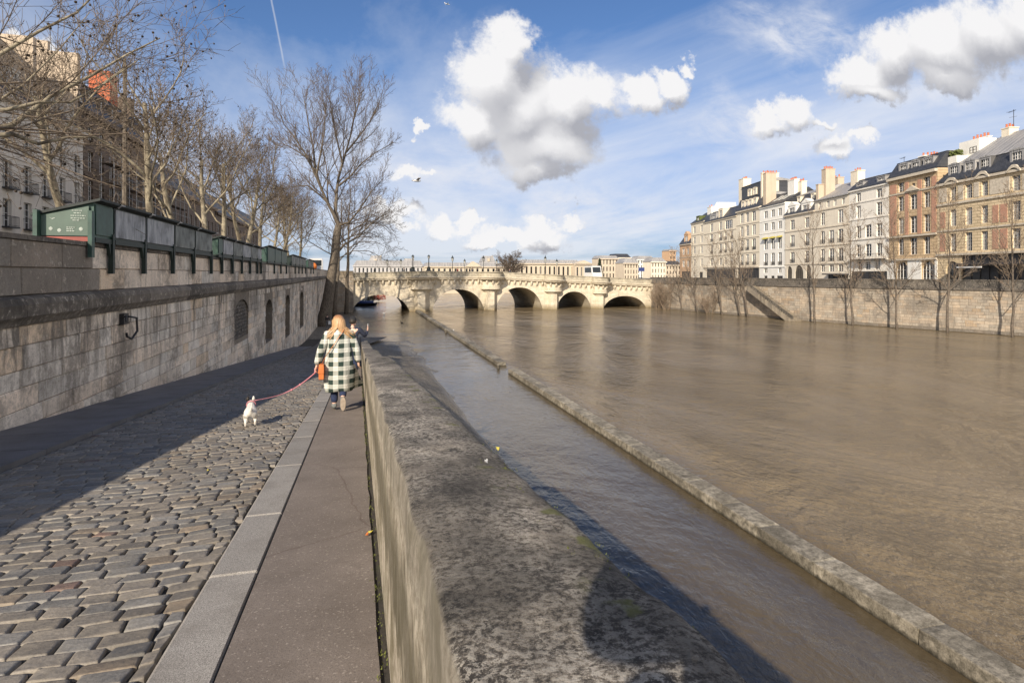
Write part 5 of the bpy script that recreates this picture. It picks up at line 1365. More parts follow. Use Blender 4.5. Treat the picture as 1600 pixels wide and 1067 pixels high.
# ---------------------------------------------------------------- bare trees
def rvec(rg): 
    while True:
        v=Vector((rg.uniform(-1,1),rg.uniform(-1,1),rg.uniform(-1,1)))
        if .05<v.length<1: return v.normalized()
class Tree:
    def __init__(s,seed,**k):
        s.rg=random.Random(seed); s.T=MB(); s.C=MB(); s.S=MB(); s.tips=[]
        s.k=dict(wob=.22,up=.10,n=(5,6,6,4),ratio=(.8,.55,.5,.45),ang=(.9,.85,.8,.8),start=(.35,.2,.15,.1),rr=(.6,.5,.5,.55),minr=.008,split=1,maxlev=4,sides=(8,6,4,3,3),seeds=0,seg=(6,6,5,4,3)); s.k.update(k)
    def follow(s,pts,r0,r1,lev,L=None):
        """grow one limb along given points, then its side branches"""
        k=s.k; n=len(pts); rad=[r0+(r1-r0)*(i/(n-1))**.8 for i in range(n)]
        mb=s.T if lev<=k['split'] else s.C
        mb.tube(pts,rad,k['sides'][min(lev,4)],cap=lev<1)
        if lev>=k['maxlev']:
            s.tips.append(pts[-1]); return
        cl=[0]
        for a,b in zip(pts,pts[1:]): cl.append(cl[-1]+(b-a).length)
        tot=L or cl[-1]; i4=min(lev,3); N=k['n'][i4]
        if lev==3 and s.rg.random()<.3: N=max(1,N-1)
        ph=s.rg.uniform(0,2*PI)
        for j in range(N):
            f=k['start'][i4]+(1-k['start'][i4])*((j+s.rg.uniform(.2,.9))/N); d=f*cl[-1]; q=1
            while q<n-1 and cl[q]<d: q+=1
            t=(d-cl[q-1])/max(1e-6,cl[q]-cl[q-1]); p=pts[q-1].lerp(pts[q],min(1,t)); dr=(pts[q]-pts[q-1]).normalized(); rr=rad[q-1]+(rad[q]-rad[q-1])*min(1,t)
            ph+=2.4+s.rg.uniform(-.5,.5)
            u=dr.orthogonal().normalized(); v=dr.cross(u); side=u*math.cos(ph)+v*math.sin(ph)
            an=k['ang'][i4]*s.rg.uniform(.65,1.2); cd=(dr*math.cos(an)+side*math.sin(an)).normalized()
            LL=tot*k['ratio'][i4]*(1.05-.55*f)*s.rg.uniform(.7,1.25)
            s.grow(p,cd,LL,max(k['minr'],min(rr*.85,rr*k['rr'][i4]*s.rg.uniform(.8,1.2))),lev+1)
    def grow(s,p,d,L,r,lev):
        k=s.k; n=k['seg'][min(lev,4)]; pts=[p.copy()]; c=d.copy()
        for i in range(n):
            c=(c+rvec(s.rg)*k['wob']+Vector((0,0,k['up']))).normalized(); p=p+c*(L/n); pts.append(p.copy())
        s.follow(pts,r,max(k['minr']*.7,r*.35),lev)
    def done(s,name,label,cat,group,tm,cm,loc=(0,0,0)):
        r=thing(name,label,cat,loc,0,group)
        s.T.build('trunk',M[tm],r,smooth=True); s.C.build('crown',M[cm],r)
        if s.k['seeds']:
            q=MB(); tp=s.tips[:]; s.rg.shuffle(tp)
            for t in tp[:s.k['seeds']]: q.ball((t.x,t.y,t.z-.07),.038,5)
            o=q.build('seed_balls',M['seed'],r); o['kind']='stuff'
        return r
# plane trees on the upper quay
def plane_tree(seed,H,spread,seeds=130,**kw):
    t=Tree(seed,wob=.24,up=.10,n=(8,8,8,5),ratio=(.62,.62,.55,.55),ang=(.95,.8,.8,.8),start=(.40,.2,.12,.1),rr=(.5,.5,.5,.55),minr=.0078,seeds=seeds,**kw)
    rg=t.rg; pts=[Vector((0,0,-.1))]; p=Vector((0,0,0)); c=Vector((rg.uniform(-.12,.12),rg.uniform(-.1,.1),1)).normalized()
    for i in range(8):
        c=(c+rvec(rg)*.09+Vector((0,0,.08))).normalized(); p=p+c*(H*.72/8); pts.append(p.copy())
    t.k['ratio']=(spread/(H*.72)*1.25,.6,.52,.5)
    t.follow(pts,H*.021,H*.008,0)
    return t
protoP=[plane_tree(31,10.5,5.0),plane_tree(32,10.0,4.6),plane_tree(33,9.6,4.8)]
PL=[p.done('plane_tree','x','tree','plane trees on the upper quay','plane','planetwig') for p in protoP]
for p in PL: KIDS[p.name]=kids(p)
PX=-9.2
spots=[(130,0),(229,1),(294,2),(328,0),(352,1),(371,2),(390,0),(407,1),(421,2),(434,0),(446,1),(457,2),(466,0)]
labs=['bare plane tree with a pale mottled trunk right behind the green end box','bare plane tree behind the grey boxes, second trunk from the pale house','bare plane tree third along the upper quay, above the second run of boxes','bare plane tree fourth along the upper quay','bare plane tree fifth along the upper quay','bare plane tree sixth along the upper quay','bare plane tree seventh along the upper quay','bare plane tree eighth along the upper quay','bare plane tree ninth along the upper quay','bare plane tree tenth along the upper quay','bare plane tree eleventh along the upper quay','bare plane tree twelfth along the upper quay','farthest bare plane tree of the upper quay, left of the leaning trunk']
used=set()
for (px,k),lb in zip(spots,labs):
    dx,dy=ray(px); t=PX/dx; Y=dy*t
    o=PL[k] if k not in used else copy_tree(PL[k]); used.add(k)
    o.location=(PX+R_.uniform(-.4,.4),Y,6.6); o.rotation_euler=(0,0,R_.uniform(0,6.28)); s=R_.uniform(1.08,1.22)*(.74 if px==130 else 1); o.scale=(s,s,s*R_.uniform(.95,1.08)); o['label']=lb
# the near plane tree whose trunk stands left of the frame: limbs reach into the picture
nt=Tree(77,wob=.18,up=.04,n=(0,8,7,5),ratio=(.6,.60,.55,.52),ang=(.9,.75,.8,.8),start=(.3,.12,.1,.1),minr=.0065,seeds=260,rr=(.6,.42,.5,.55))
b0=Vector((-9.3,12.0,6.6)); f0=b0+Vector((.2,.3,4.0))
nt.T.tube([b0,b0+Vector((.05,.1,2)),f0,f0+Vector((-.3,.6,2.2))],[.30,.25,.22,.14],10)
def lp(*q): return [f0]+[at_t(*v) for v in q]
nt.follow(lp((-60,215,13.5),(20,195,14.5),(80,150,15.3),(140,120,16),(200,85,16.6),(250,60,17)),.10,.015,1)
nt.follow(lp((-70,175,13),(10,172,13.6),(60,160,14),(110,160,14.6),(165,130,15.2),(215,95,15.8)),.075,.012,1)
nt.follow(lp((-80,140,12.6),(0,85,13),(60,50,13.5),(120,20,14),(170,-30,14.5)),.07,.014,1)
nt.follow(lp((-60,215,12.6),(20,210,13),(60,225,13.4),(105,215,14),(150,215,14.6),(190,235,15)),.085,.012,1)
nt.follow([f0+Vector((-.3,.6,2.2))]+[at_t(*v) for v in ((-80,20,12.4),(-10,-10,12.8),(60,-40,13.2),(130,-90,13.6))],.08,.014,1)
nt.follow(lp((-100,200,14.5),(-20,170,17),(40,130,18),(95,75,18.8),(140,20,19.4)),.07,.012,1)
nt.done('plane_tree','nearest bare plane tree hung with seed balls, limbs reaching in from the edge','tree','plane trees on the upper quay','plane','planetwig')
# big leaning tree at the foot of the wall
T0=75.0
bt=Tree(5,wob=.20,up=.12,n=(0,12,10,6),ratio=(.5,.5,.5,.52),ang=(.8,.62,.7,.75),start=(.3,.12,.1,.1),minr=.015,rr=(.6,.45,.5,.55),seg=(6,7,5,4,3),sides=(10,6,4,3,3))
def bp_(*q): return [at_t(x,y,T0+d) for x,y,d in q]
bt.T.tube(bp_((504,510,0),(506,500,0),(512,470,0),(518,430,0),(523,400,.3),(526,370,.3),(529,352,.2)),[1.05,.82,.70,.60,.54,.50,.44],12)
for q,r0 in ((((529,352,.2),(520,332,0),(512.5,319,-.5),(494.5,277,-1.5),(479.5,244,-2.5),(460,215,-3.5),(444,195,-4),(432,165,-4.5)),.30),
             (((500,290,-1),(492,262,.5),(490,235,1.0),(483,200,1.5),(477,165,2),(472,138,2)),.20),
             (((529,352,.2),(524,330,.8),(526,300,1.2),(529,277,1.5),(539.5,241,2),(547,215,2.2),(552,190,2),(560,165,1.5),(567,140,1)),.30),
             (((535,255,1.5),(528,225,1),(520,190,.2),(516,160,-.6),(512,135,-1)),.16),
             (((541,238,2),(560,215,2.6),(578,190,3),(590,165,3.2),(598,145,3.3)),.16),
             (((530,290,1),(548,275,0),(565,255,-1),(585,240,-1.8),(606,228,-2)),.15),
             (((529,352,.2),(545,348,-.8),(560,330,-1.8),(580,300,-2.6),(598,280,-3)),.19),
             (((523,400,.3),(538,382,.5),(560,370,1.2),(574,355,1.6),(592,340,2),(612,330,2.4)),.20),
             (((515,320,0),(500,305,1.5),(480,290,2.4),(455,292,3),(432,305,3.5)),.16),
             (((485,250,-2),(470,240,-1),(450,228,0),(425,222,1)),.13),
             (((550,200,2),(556,170,3),(552,145,3.5),(548,125,3.6)),.13),
             (((494,277,-1.5),(500,245,-2.4),(507,205,-3),(508,170,-3.4),(502,142,-3.6)),.15)):
    bt.follow(bp_(*q),r0,.03,1)
bt.done('leaning_tree','tall bare tree with a thick trunk leaning right at the foot of the quay wall','tree',None,'bark','twig')
for px,yb,t,lb,sd,topy,tilt in ((523,493,90,'slimmer bare tree behind the leaning one, second trunk from the wall',9,310,.06),(541,488,100,'slim bare tree standing nearest the first bridge arch',14,285,.03)):
    b=at_t(px,yb,t); b.z=zroad(b.y)-.1; H=at_t(px,topy,t).z-b.z
    tr=Tree(sd,wob=.17,up=.07,n=(10,8,6,4),ratio=(.42,.5,.5,.45),ang=(.75,.75,.8,.8),start=(.42,.15,.1,.1),minr=.016,rr=(.45,.5,.5,.55))
    pts=[Vector((H*tilt*(i/8)+tr.rg.uniform(-.12,.12)*(i>0),tr.rg.uniform(-.2,.2),H*i/8)) for i in range(9)]
    tr.follow(pts,.40,.05,0)
    # long drooping branches towards the river
    for k in range(5):
        a=pts[4+k%3]; sgn=1 if k!=3 else -1
        tr.follow([a,a+Vector((2.2*sgn,-.5*k,1.2)),a+Vector((4.6*sgn,-.8*k,1.2+.5*k)),a+Vector((6.6*sgn,-.8*k,.2+.6*k)),a+Vector((8.0*sgn,-.6*k,-1.4+.7*k))],.10,.02,1)
    tr.done('bare_tree',lb,'tree','slim trees before the first arch','bark','twig',b)
# young trees along the right embankment, rooted under the flood
def emb_at(px,off):
    p,d=emb_pt(px); n=Vector((-d.y,d.x,0)); n=n if n.x<0 else -n
    return p+n*off
specs=[(1583,309,15,'bare young tree nearest on the far bank, close to the right edge',41),(1480.6,312,12,'bare young tree before the brick and tan houses on the far bank',42),(1402.6,340,12,'bare young tree in front of the brick house left side',43),(1331.5,345,11,'bare young tree before the white terraced house',44),
       (1274,345,11,'bare young tree just right of the embankment stair, before the cream house',45),(1170,372,9,'bare tree left of the embankment stair head',46),(1158,380,9,'forked bare tree second left of the embankment stair',47),(1130,385,9,'bare tree before the studio house',48),(1091,395,8,'leaning bare tree before the slim cream house',49),(1067,400,8,'small leaning bare tree close to the bridge end shrubs',50)]
for px,yt,H0,lb,sd in specs:
    off=2.5 if px>1260 else 1.1; q=px
    for _ in range(8):
        b=emb_at(min(q,1630),off); dq=800+900*(RX*b.x+RY*b.y)/(FX*b.x+FY*b.y); q+=px-dq
    t=b.x*FX+b.y*FY; top=EYE+(428-yt)/900.0*t; rg=random.Random(sd); H=top+.8
    tr=Tree(sd,wob=.15,up=.08,n=(17,7,6,4),ratio=(.38,.5,.5,.45),ang=(.62,.6,.7,.7),start=(.26,.12,.1,.1),minr=.012,rr=(.42,.5,.5,.55),maxlev=4 if px>1300 else 3)
    ln=rg.uniform(-.05,.05) if px>1260 else -.16
    u=Vector((RX,RY,0))
    pts=[u*(ln*H*(i/8)+rg.uniform(-.16,.16)*(i>0))+Vector((0,0,H*i/8)) for i in range(9)]
    tr.follow(pts,.17,.022,0)
    b.z=-.8; tr.done('young_tree',lb,'tree','young trees along the far embankment','rbark','rtwig',b)
for px,h,n,lb,sd in ((1046,6.6,18,'dense leafless shrub at the right end of the bridge',61),(1034,5.6,14,'leafless shrub touching the last bridge arch',62),(1112,4.5,18,'low leafless shrub at the water line below the studio house',63)):
    b=emb_at(px,.8) if px<1100 else emb_at(px,.5)
    tr=Tree(sd,wob=.2,up=.09,n=(0,7,5,3),ratio=(.5,.5,.55,.5),ang=(.5,.55,.7,.7),minr=.013,maxlev=4,split=1)
    for i in range(n):
        a=tr.rg.uniform(0,2*PI); tr.grow(Vector((math.cos(a)*.4,math.sin(a)*.4,-.4)),Vector((math.cos(a)*.45,math.sin(a)*.45,1)).normalized(),h*tr.rg.uniform(.6,1),.05,1)
    b.z=0; tr.done('bare_shrub',lb,'shrub','leafless shrubs by the bridge end','rtwig','rtwig',b)
# round bare tree beyond the bridge and a dark conifer
b=at_Y(797,428,170); rt=Tree(71,wob=.22,up=.03,n=(22,10,8,4),ratio=(.98,.6,.5,.5),ang=(1.15,.7,.8,.8),start=(.10,.12,.1,.1),minr=.028,rr=(.5,.55,.5,.55))
H=at_Y(797,391.5,170).z-5.2
rt.follow([Vector((0,0,H*.66*i/5)) for i in range(6)],.35,.12,0); rt.done('round_tree','round dense bare tree rising behind the middle of the bridge','tree',None,'twig','twig',(b.x,170,5.2))
b=at_Y(937,425,200); cf=thing('conifer','dark green conifer left of the distant pinkish block','tree',(b.x,200,3.0)); q=MB(); Hc=at_Y(937,404,200).z-3
q.tube([(0,0,0),(0,0,Hc)],[.3,.05],6); q.build('trunk',M['bark'],cf); q=MB(); rg=random.Random(3)
for i in range(1500):
    f=rg.random()**.7; z=Hc*(.1+.9*f); r=(1-f)*2.6*rg.uniform(.3,1)+.1; a=rg.uniform(0,2*PI); c=Vector((r*math.cos(a),r*math.sin(a),z)); u=Vector((math.cos(a),math.sin(a),-.4))*.35; v=Vector((-math.sin(a),math.cos(a),0))*.12
    q.poly([c-u,c+v,c+u,c-v])
q.build('crown',simple('conifer_needles',(.03,.05,.025),.9,.3),cf)
# ---------------------------------------------------------------- people and dog
M['skin']=simple('skin',(.62,.40,.30),.6,.06)
def m_hair(t,s):
    p=t.obj(); n=t.noise(t.map(p,(60,60,4)),1.0,4,.6); z=t.xyz(p)[2]
    c=t.mix(t.ramp(n,[(.3,0),(.7,1)]),(.26,.135,.06),(.62,.40,.20)); c=t.mix(t.step(z,1.60,1.66),c,(.30,.15,.07))
    s(Base_Color=c,Roughness=.45,Normal=t.bump(n,.5,.01))
M['blonde']=mat('blonde_hair',m_hair)
def m_plaid(t,s):
    p=t.obj(); x,y,z=t.xyz(p)
    def band(v,per,w,off):
        f=t.math('FRACT',t.math('ADD',t.math('DIVIDE',v,per),off)); d=t.math('ABSOLUTE',t.math('SUBTRACT',f,.5))
        return t.math('SUBTRACT',1.0,t.step(d,w-.03,w+.03))
    h=band(z,.156,.255,.18); v=band(t.math('ADD',x,t.math('MULTIPLY',t.math('ABSOLUTE',y),.25)),.178,.25,.12)
    hl=band(z,.156,.03,.68); vl=band(x,.178,.025,.62)
    n=t.noise(p,150,3,.7)
    c=t.mix(t.math('MULTIPLY',t.math('ADD',h,v),.5),(.70,.68,.61),(.03,.07,.052))
    c=t.mix(t.math('MULTIPLY',h,v),c,(.012,.03,.024))
    c=t.mix(t.math('MULTIPLY',t.math('MAXIMUM',hl,vl),.55),c,(.20,.24,.20))
    fold=t.noise(p,7,4,.6)
    s(Base_Color=t.mix(t.ramp(n,[(.3,.25),(.5,0)]),c,(.25,.25,.22)),Roughness=.95,Normal=t.bump(t.math('ADD',fold,t.math('MULTIPLY',n,.15)),.7,.03))
M['plaid']=mat('green_white_plaid_wool',m_plaid)
M['jeans']=simple('dark_blue_denim',(.018,.028,.07),.9,.3,30)
M['navy']=simple('navy_jacket_cloth',(.02,.025,.045),.85,.25,20)
M['blackcloth']=simple('black_cloth',(.018,.018,.02),.85,.25,20)
M['greycloth']=simple('grey_cloth',(.12,.12,.13),.9,.25,20)
M['redcloth']=simple('dark_red_cloth',(.22,.03,.03),.9,.25,20)
M['sole']=simple('pale_shoe_sole',(.33,.27,.21),.8,.2,30)
M['shoe']=simple('grey_suede_shoe',(.16,.17,.165),.9,.2,30)
M['leather']=simple('orange_leather',(.52,.145,.03),.45,.15,12)
M['strap']=simple('tan_strap',(.42,.16,.06),.6,.15,12)
M['pink']=simple('pink_webbing',(.55,.22,.25),.7,.1,20)
M['darkhair']=simple('dark_hair',(.03,.022,.016),.6,.3,40)
def skin_mesh(verts,edges,sub=1,root=0):
    me=bpy.data.meshes.new('tmp'); me.from_pydata([v[0] for v in verts],edges,[])
    o=bpy.data.objects.new('tmp',me); COL.objects.link(o)
    md=o.modifiers.new('s','SKIN'); md.use_smooth_shade=True; md.branch_smoothing=.4
    for i,v in enumerate(verts):
        r=v[1]; r=r if hasattr(r,'__len__') else (r,r)
        me.skin_vertices[0].data[i].radius=r; me.skin_vertices[0].data[i].use_root=(i==root)
    if sub: m2=o.modifiers.new('u','SUBSURF'); m2.levels=sub; m2.render_levels=sub
    dg=bpy.context.evaluated_depsgraph_get(); dg.update(); ev=o.evaluated_get(dg)
    m=bpy.data.meshes.new_from_object(ev); vs=[tuple(v.co) for v in m.vertices]; fs=[tuple(p.vertices) for p in m.polygons]
    bpy.data.objects.remove(o); bpy.data.meshes.remove(m); bpy.data.meshes.remove(me)
    return vs,fs
def add(mb,vf):
    i=len(mb.v)
    for v in vf[0]: mb.vert(v)
    for f in vf[1]: mb.face([k+i for k in f])
def hand(mb,w,d,side,r=.009,curl=.5,holding=None):
    """palm, four unequal bent fingers and a thumb at the wrist w, pointing along d; side = thumb direction"""
    w=Vector(w); d=Vector(d).normalized(); s=Vector(side); s=(s-d*s.dot(d)).normalized(); nrm=d.cross(s)
    mb.loops([[w+d*L+s*(a*W)+nrm*(b*T) for a,b in ((-1,-.6),(-.6,-1),(.6,-1),(1,-.6),(1,.6),(.6,1),(-.6,1),(-1,.6))] for L,W,T in ((-.01,.022,.018),(.03,.034,.016),(.07,.040,.014),(.088,.036,.011))])
    for k,(off,L) in enumerate(((.030,.068),(.010,.078),(-.010,.072),(-.029,.055))):
        p=w+d*.083+s*off; a=d.copy(); pts=[p-d*.01,p]
        for j in range(3):
            a=(a+nrm*curl*(.45+.2*j)).normalized(); p=p+a*L/3; pts.append(p)
        mb.tube(pts,[r,r,r*.95,r*.85,r*.6],6)
    p=w+d*.03+s*.03; mb.tube([p,p+s*.025+d*.02+nrm*.006,p+s*.03+d*.05+nrm*.022,p+s*.022+d*.068+nrm*.035],[r*1.2,r*1.15,r,r*.65],6)
def head(mb,c,fw,k=1.0,nose=True):
    """c head centre; fw forward unit vector"""
    c=Vector(c); f=Vector(fw).normalized(); r=f.cross(Vector((0,0,1))).normalized(); u=r.cross(f)
    rings=[]
    for z,w,dp,o in ((-.125,.02,.02,.055),(-.115,.04,.045,.05),(-.09,.058,.07,.025),(-.05,.070,.088,.008),(0,.077,.098,0),(.04,.078,.098,-.004),(.08,.068,.084,-.006),(.11,.042,.052,-.008),(.12,.012,.015,-.008)):
        rings.append([c+r*(math.cos(2*PI*i/14)*w*k)+f*((math.sin(2*PI*i/14)*dp+o)*k)+u*(z*k) for i in range(14)])
    mb.loops(rings)
    if nose: mb.loops([[c+r*(x*k)+f*(y*k)+u*(z*k) for x,y,z in q] for q in (((-.008,.095,.02),(.008,.095,.02),(0,.10,.018)),((-.017,.088,-.032),(.017,.088,-.032),(0,.122,-.03)))])
    for s in (-1,1):
        mb.loops([[c+r*((s*(.076+.012*t))*k)+f*((.012*math.cos(a)*(1+.8*t)-.01*t)*k)+u*((.026*math.sin(a)*(1+.2*t)-.005)*k) for a in [2*PI*i/8 for i in range(8)]] for t in (0,1)])
        mb.ball(c+r*(s*.031*k)+f*(.086*k)+u*(.012*k),.012*k,6)
    mb.loops([[c+r*(x*k)+f*((.094+d)*k)+u*((-.062+z)*k) for x,d,z in ((-.024,-.006,0),(-.01,.002,.005),(.01,.002,.005),(.024,-.006,0),(0,.003,-.008))],[c+r*(x*k*.9)+f*((.085)*k)+u*((-.062+z)*k) for x,d,z in ((-.024,0,0),(-.01,0,.005),(.01,0,.005),(.024,0,0),(0,0,-.008))]])
def person(label,loc,rz,J,top,bottom,hair,group=None,cap=None,sub=1,fingers=True,shoe='shoe',curl=.5,topbulk=1.0):
    """J: joint positions. One continuous body; jacket, trousers, shoes and hair are its children."""
    r=thing('person',label,'person',loc,rz,group)
    V=lambda k:Vector(J[k])
    order=['pel','waist','chest','neck','headb']
    sk=[(V('pel'),(.13,.10)),(V('waist'),(.12,.09)),(V('chest'),(.14,.10)),(V('neck'),.05),(V('headb'),.045)]
    ed=[(0,1),(1,2),(2,3),(3,4)]
    def chain(parent,names,rad):
        p=parent
        for n_,q in zip(names,rad): sk.append((V(n_),q)); ed.append((p,len(sk)-1)); p=len(sk)-1
    for s in 'LR':
        chain(2,['sh'+s,'el'+s,'wr'+s],[.055,.042,.028]); chain(0,['hip'+s,'kn'+s,'an'+s],[.085,.058,.04])
    mb=MB(); add(mb,skin_mesh(sk,ed,sub)); head(mb,J['head'],J.get('look',(0,1,0)))
    if fingers:
        for s in 'LR':
            d=V('wr'+s)-V('el'+s); hand(mb,V('wr'+s),J.get('hd'+s,d),J.get('th'+s,(0,1,0)),curl=curl)
    mb.build('body',M['skin'],r,smooth=True)
    if top:
        b=topbulk; mb=MB()
        sk=[(V('pel')+Vector((0,0,-.04)),(.165*b,.125*b)),(V('waist'),(.155*b,.12*b)),(V('chest'),(.185*b,.13*b)),(V('chest').lerp(V('neck'),.75),(.08,.07))]; ed=[(0,1),(1,2),(2,3)]
        for s in 'LR': chain(2,['sh'+s,'el'+s],[.082*b,.066*b]); sk.append((V('el'+s).lerp(V('wr'+s),.93),.05*b)); ed.append((len(sk)-2,len(sk)-1))
        add(mb,skin_mesh(sk,ed,sub,2)); mb.build('jacket',M[top],r,smooth=True)
    mb=MB(); sk=[(V('pel'),(.115,.09))]; ed=[]
    for s in 'LR': chain(0,['hip'+s,'kn'+s],[.092,.075]); sk.append((V('kn'+s).lerp(V('an'+s),.92),.065)); ed.append((len(sk)-2,len(sk)-1))
    add(mb,skin_mesh(sk,ed,sub)); mb.build('trousers',M[bottom],r,smooth=True)
    for s in 'LR':
        a=V('an'+s); t=V('toe'+s); d=(t-a); L=d.length; d.normalize(); sd=Vector((1,0,0)); up=sd.cross(d); 
        if up.z<0 and abs(up.z)>.3: up=-up
        mb=MB(); mb.loops([[a+d*(f*L)+sd*(math.cos(q)*w)+up*(math.sin(q)*h+o) for q in [2*PI*i/8 for i in range(8)]] for f,w,h,o in ((-.25,.02,.03,-.0),(-.15,.042,.05,.0),(.2,.045,.055,.005),(.6,.052,.04,-.01),(.95,.045,.028,-.02),(1.1,.02,.015,-.025))])
        mb.build('shoe',M[shoe],r,smooth=True)
    if hair=='short':
        mb=MB(); c=Vector(J['head']); mb.lathe(c+Vector((0,-.012,0)),[(.088,-.05),(.094,.0),(.092,.05),(.078,.09),(.05,.118),(0,.13)],14,sy=1.15); mb.build('hair',M['darkhair'],r,smooth=True)
    if cap:
        mb=MB(); c=Vector(J['head']); f=Vector(J.get('look',(0,1,0))).normalized(); mb.lathe(c,[(.098,.02),(.1,.06),(.085,.11),(.05,.135),(0,.14)],14,sy=1.15)
        s_=f.cross(Vector((0,0,1))); mb.prism([c+f*.10+s_*.075+Vector((0,0,.035)),c+f*.19+s_*.05+Vector((0,0,.02)),c+f*.19-s_*.05+Vector((0,0,.02)),c+f*.10-s_*.075+Vector((0,0,.035))],(0,0,.012)); mb.build('cap',M[cap],r,smooth=False)
    return r
def pose(H=1.72,stride=.18,lean=0,**k):
    s=H/1.72
    J=dict(pel=(0,0,.92),waist=(0,.01+lean*.3,1.08),chest=(0,.01+lean*.7,1.30),neck=(0,lean,1.46),headb=(0,lean+.02,1.53),head=(0,lean+.03,1.605),
      shL=(-.19,lean*.8,1.40),elL=(-.24,-.03,1.13),wrL=(-.23,.06,.90),shR=(.19,lean*.8,1.40),elR=(.24,.0,1.13),wrR=(.23,-.02,.90),
      hipL=(-.09,0,.88),knL=(-.095,stride*.75,.49),anL=(-.095,stride,.08),toeL=(-.10,stride+.17,.045),hipR=(.09,0,.88),knR=(.095,-stride*.2,.48),anR=(.095,-stride,.10),toeR=(.10,-stride+.15,.045))
    J.update(k); 
    return {a:((b[0]*s,b[1]*s,b[2]*s) if a not in('look','hdL','hdR','thL','thR') else b) for a,b in J.items()}
# --- the walking woman
wl=at_t(530,643,10.2); wl.z=zwalk(wl.x,wl.y)+.002
JW=pose(1.66,.0,lean=.03,head=(-.012,.06,1.60),look=(-.25,1,-.25),shL=(-.185,.02,1.40),elL=(-.315,-.03,1.12),wrL=(-.385,.02,.835),shR=(.185,.02,1.40),elR=(.295,-.05,1.13),wrR=(.335,.03,.86),
   knL=(-.085,.05,.49),anL=(-.085,.02,.08),toeL=(-.10,.20,.045),hipR=(.08,0,.88),knR=(.075,.04,.48),anR=(.055,-.20,.235),toeR=(.06,-.17,.06),thL=(.3,1,0),thR=(-.3,1,0))
w=person('person seen from behind in a long green and white plaid coat, walking a dog',wl,.06,JW,None,'jeans',None,shoe='shoe',sub=2,curl=.75)
mb=MB(); rings=[]
for z,cx,cy,rx,ry,fa in ((1.455,-.01,.035,.085,.085,0),(1.43,-.005,.03,.12,.10,0),(1.40,0,.02,.185,.12,0),(1.365,0,.015,.212,.130,.2),(1.30,0,.01,.208,.140,.6),(1.18,0,.0,.204,.150,1.2),(1.04,0,-.005,.214,.160,1.7),(.90,.0,-.005,.230,.170,2.0),(.76,.0,0,.246,.18,2.2),(.62,.0,0,.258,.185,2.4),(.50,-.004,0,.256,.182,2.4),(.40,-.006,0,.248,.175,1.5),(.345,-.008,0,.235,.165,1.5),(.335,-.008,0,.20,.14,1.5)):
    rings.append([(cx+rx*math.cos(a)*(1+fa*.022*math.sin(a*7+z*5)),cy+ry*math.sin(a)*(1+fa*.035*math.sin(a*7+z*5+1)),z+(.012*math.sin(a*3) if z<.5 else 0)) for a in [2*PI*i/40 for i in range(40)]])
mb.loops(rings[::-1])
for sg,s in ((-1,'L'),(1,'R')):
    S,E,Wv=[Vector(JW[k+s]) for k in('sh','el','wr')]
    pts=[S+Vector((-sg*.05,0,.0)),S+Vector((sg*.01,0,-.02)),S.lerp(E,.35),S.lerp(E,.7),E,E.lerp(Wv,.4),E.lerp(Wv,.8),Wv+Vector((0,0,.02))]
    mb.tube(pts,[.07,.080,.073,.068,.066,.064,.060,.052],14)
mb.loops([[(.20+.004*i,-.10+.02*i,.80-.065*i) for i in range(8)],[(.25+.012*i,-.02+.03*i,.80-.065*i) for i in range(8)],[(.265+.024*i,.06+.02*i,.79-.06*i) for i in range(8)]],closed=False,cap0=False,cap1=False)
mb.build('coat',M['plaid'],w,smooth=True)
mb=MB(); c=Vector(JW['head']); rg=random.Random(6)
mb.loops([[(c.x+rx*math.cos(a)+dx,c.y-.012+ry*math.sin(a)*(1 if math.sin(a)<0 else .55),c.z+z) for a in [2*PI*i/18 for i in range(18)]] for z,rx,ry,dx in ((.132,.012,.012,0),(.122,.05,.055,0),(.095,.082,.095,0),(.05,.098,.115,0),(0,.104,.122,.003),(-.06,.106,.122,.010),(-.12,.112,.12,.022),(-.17,.118,.115,.04),(-.21,.10,.10,.055))])
for i in range(130):
    a=-PI*rg.random() if i<110 else rg.uniform(-3.4,.3); r0=.095
    p=[c+Vector((math.cos(a)*.05,math.sin(a)*.06-.012,.115)),c+Vector((math.cos(a)*.104,math.sin(a)*.122-.012,.03)),c+Vector((math.cos(a)*.112+.01,math.sin(a)*.128-.012,-.08))]
    fl=rg.uniform(.02,.13) if math.cos(a)>-.25 else rg.uniform(-.09,.02); L=rg.uniform(.19,.30)
    p.append(c+Vector((math.cos(a)*.12+fl*.6,math.sin(a)*.13-.03,-L*.7))); p.append(c+Vector((math.cos(a)*.12+fl*1.5,math.sin(a)*.12-.045,-L)))
    mb.tube(p,[.006,.011,.011,.009,.003],5,cap=False)
mb.build('hair',M['blonde'],w,smooth=True)
mb=MB(); a=Vector(JW['anR']); mb.loops([[(.055+wd*math.cos(q),-.243-.012*f,.03+.235*f+.0*q+hh*math.sin(q)) for q in [2*PI*i/12 for i in range(12)]] for f,wd,hh in ((.5,.044,.118),(.53,.046,.122))]); mb.build('shoe_sole',M['sole'],w,smooth=False)
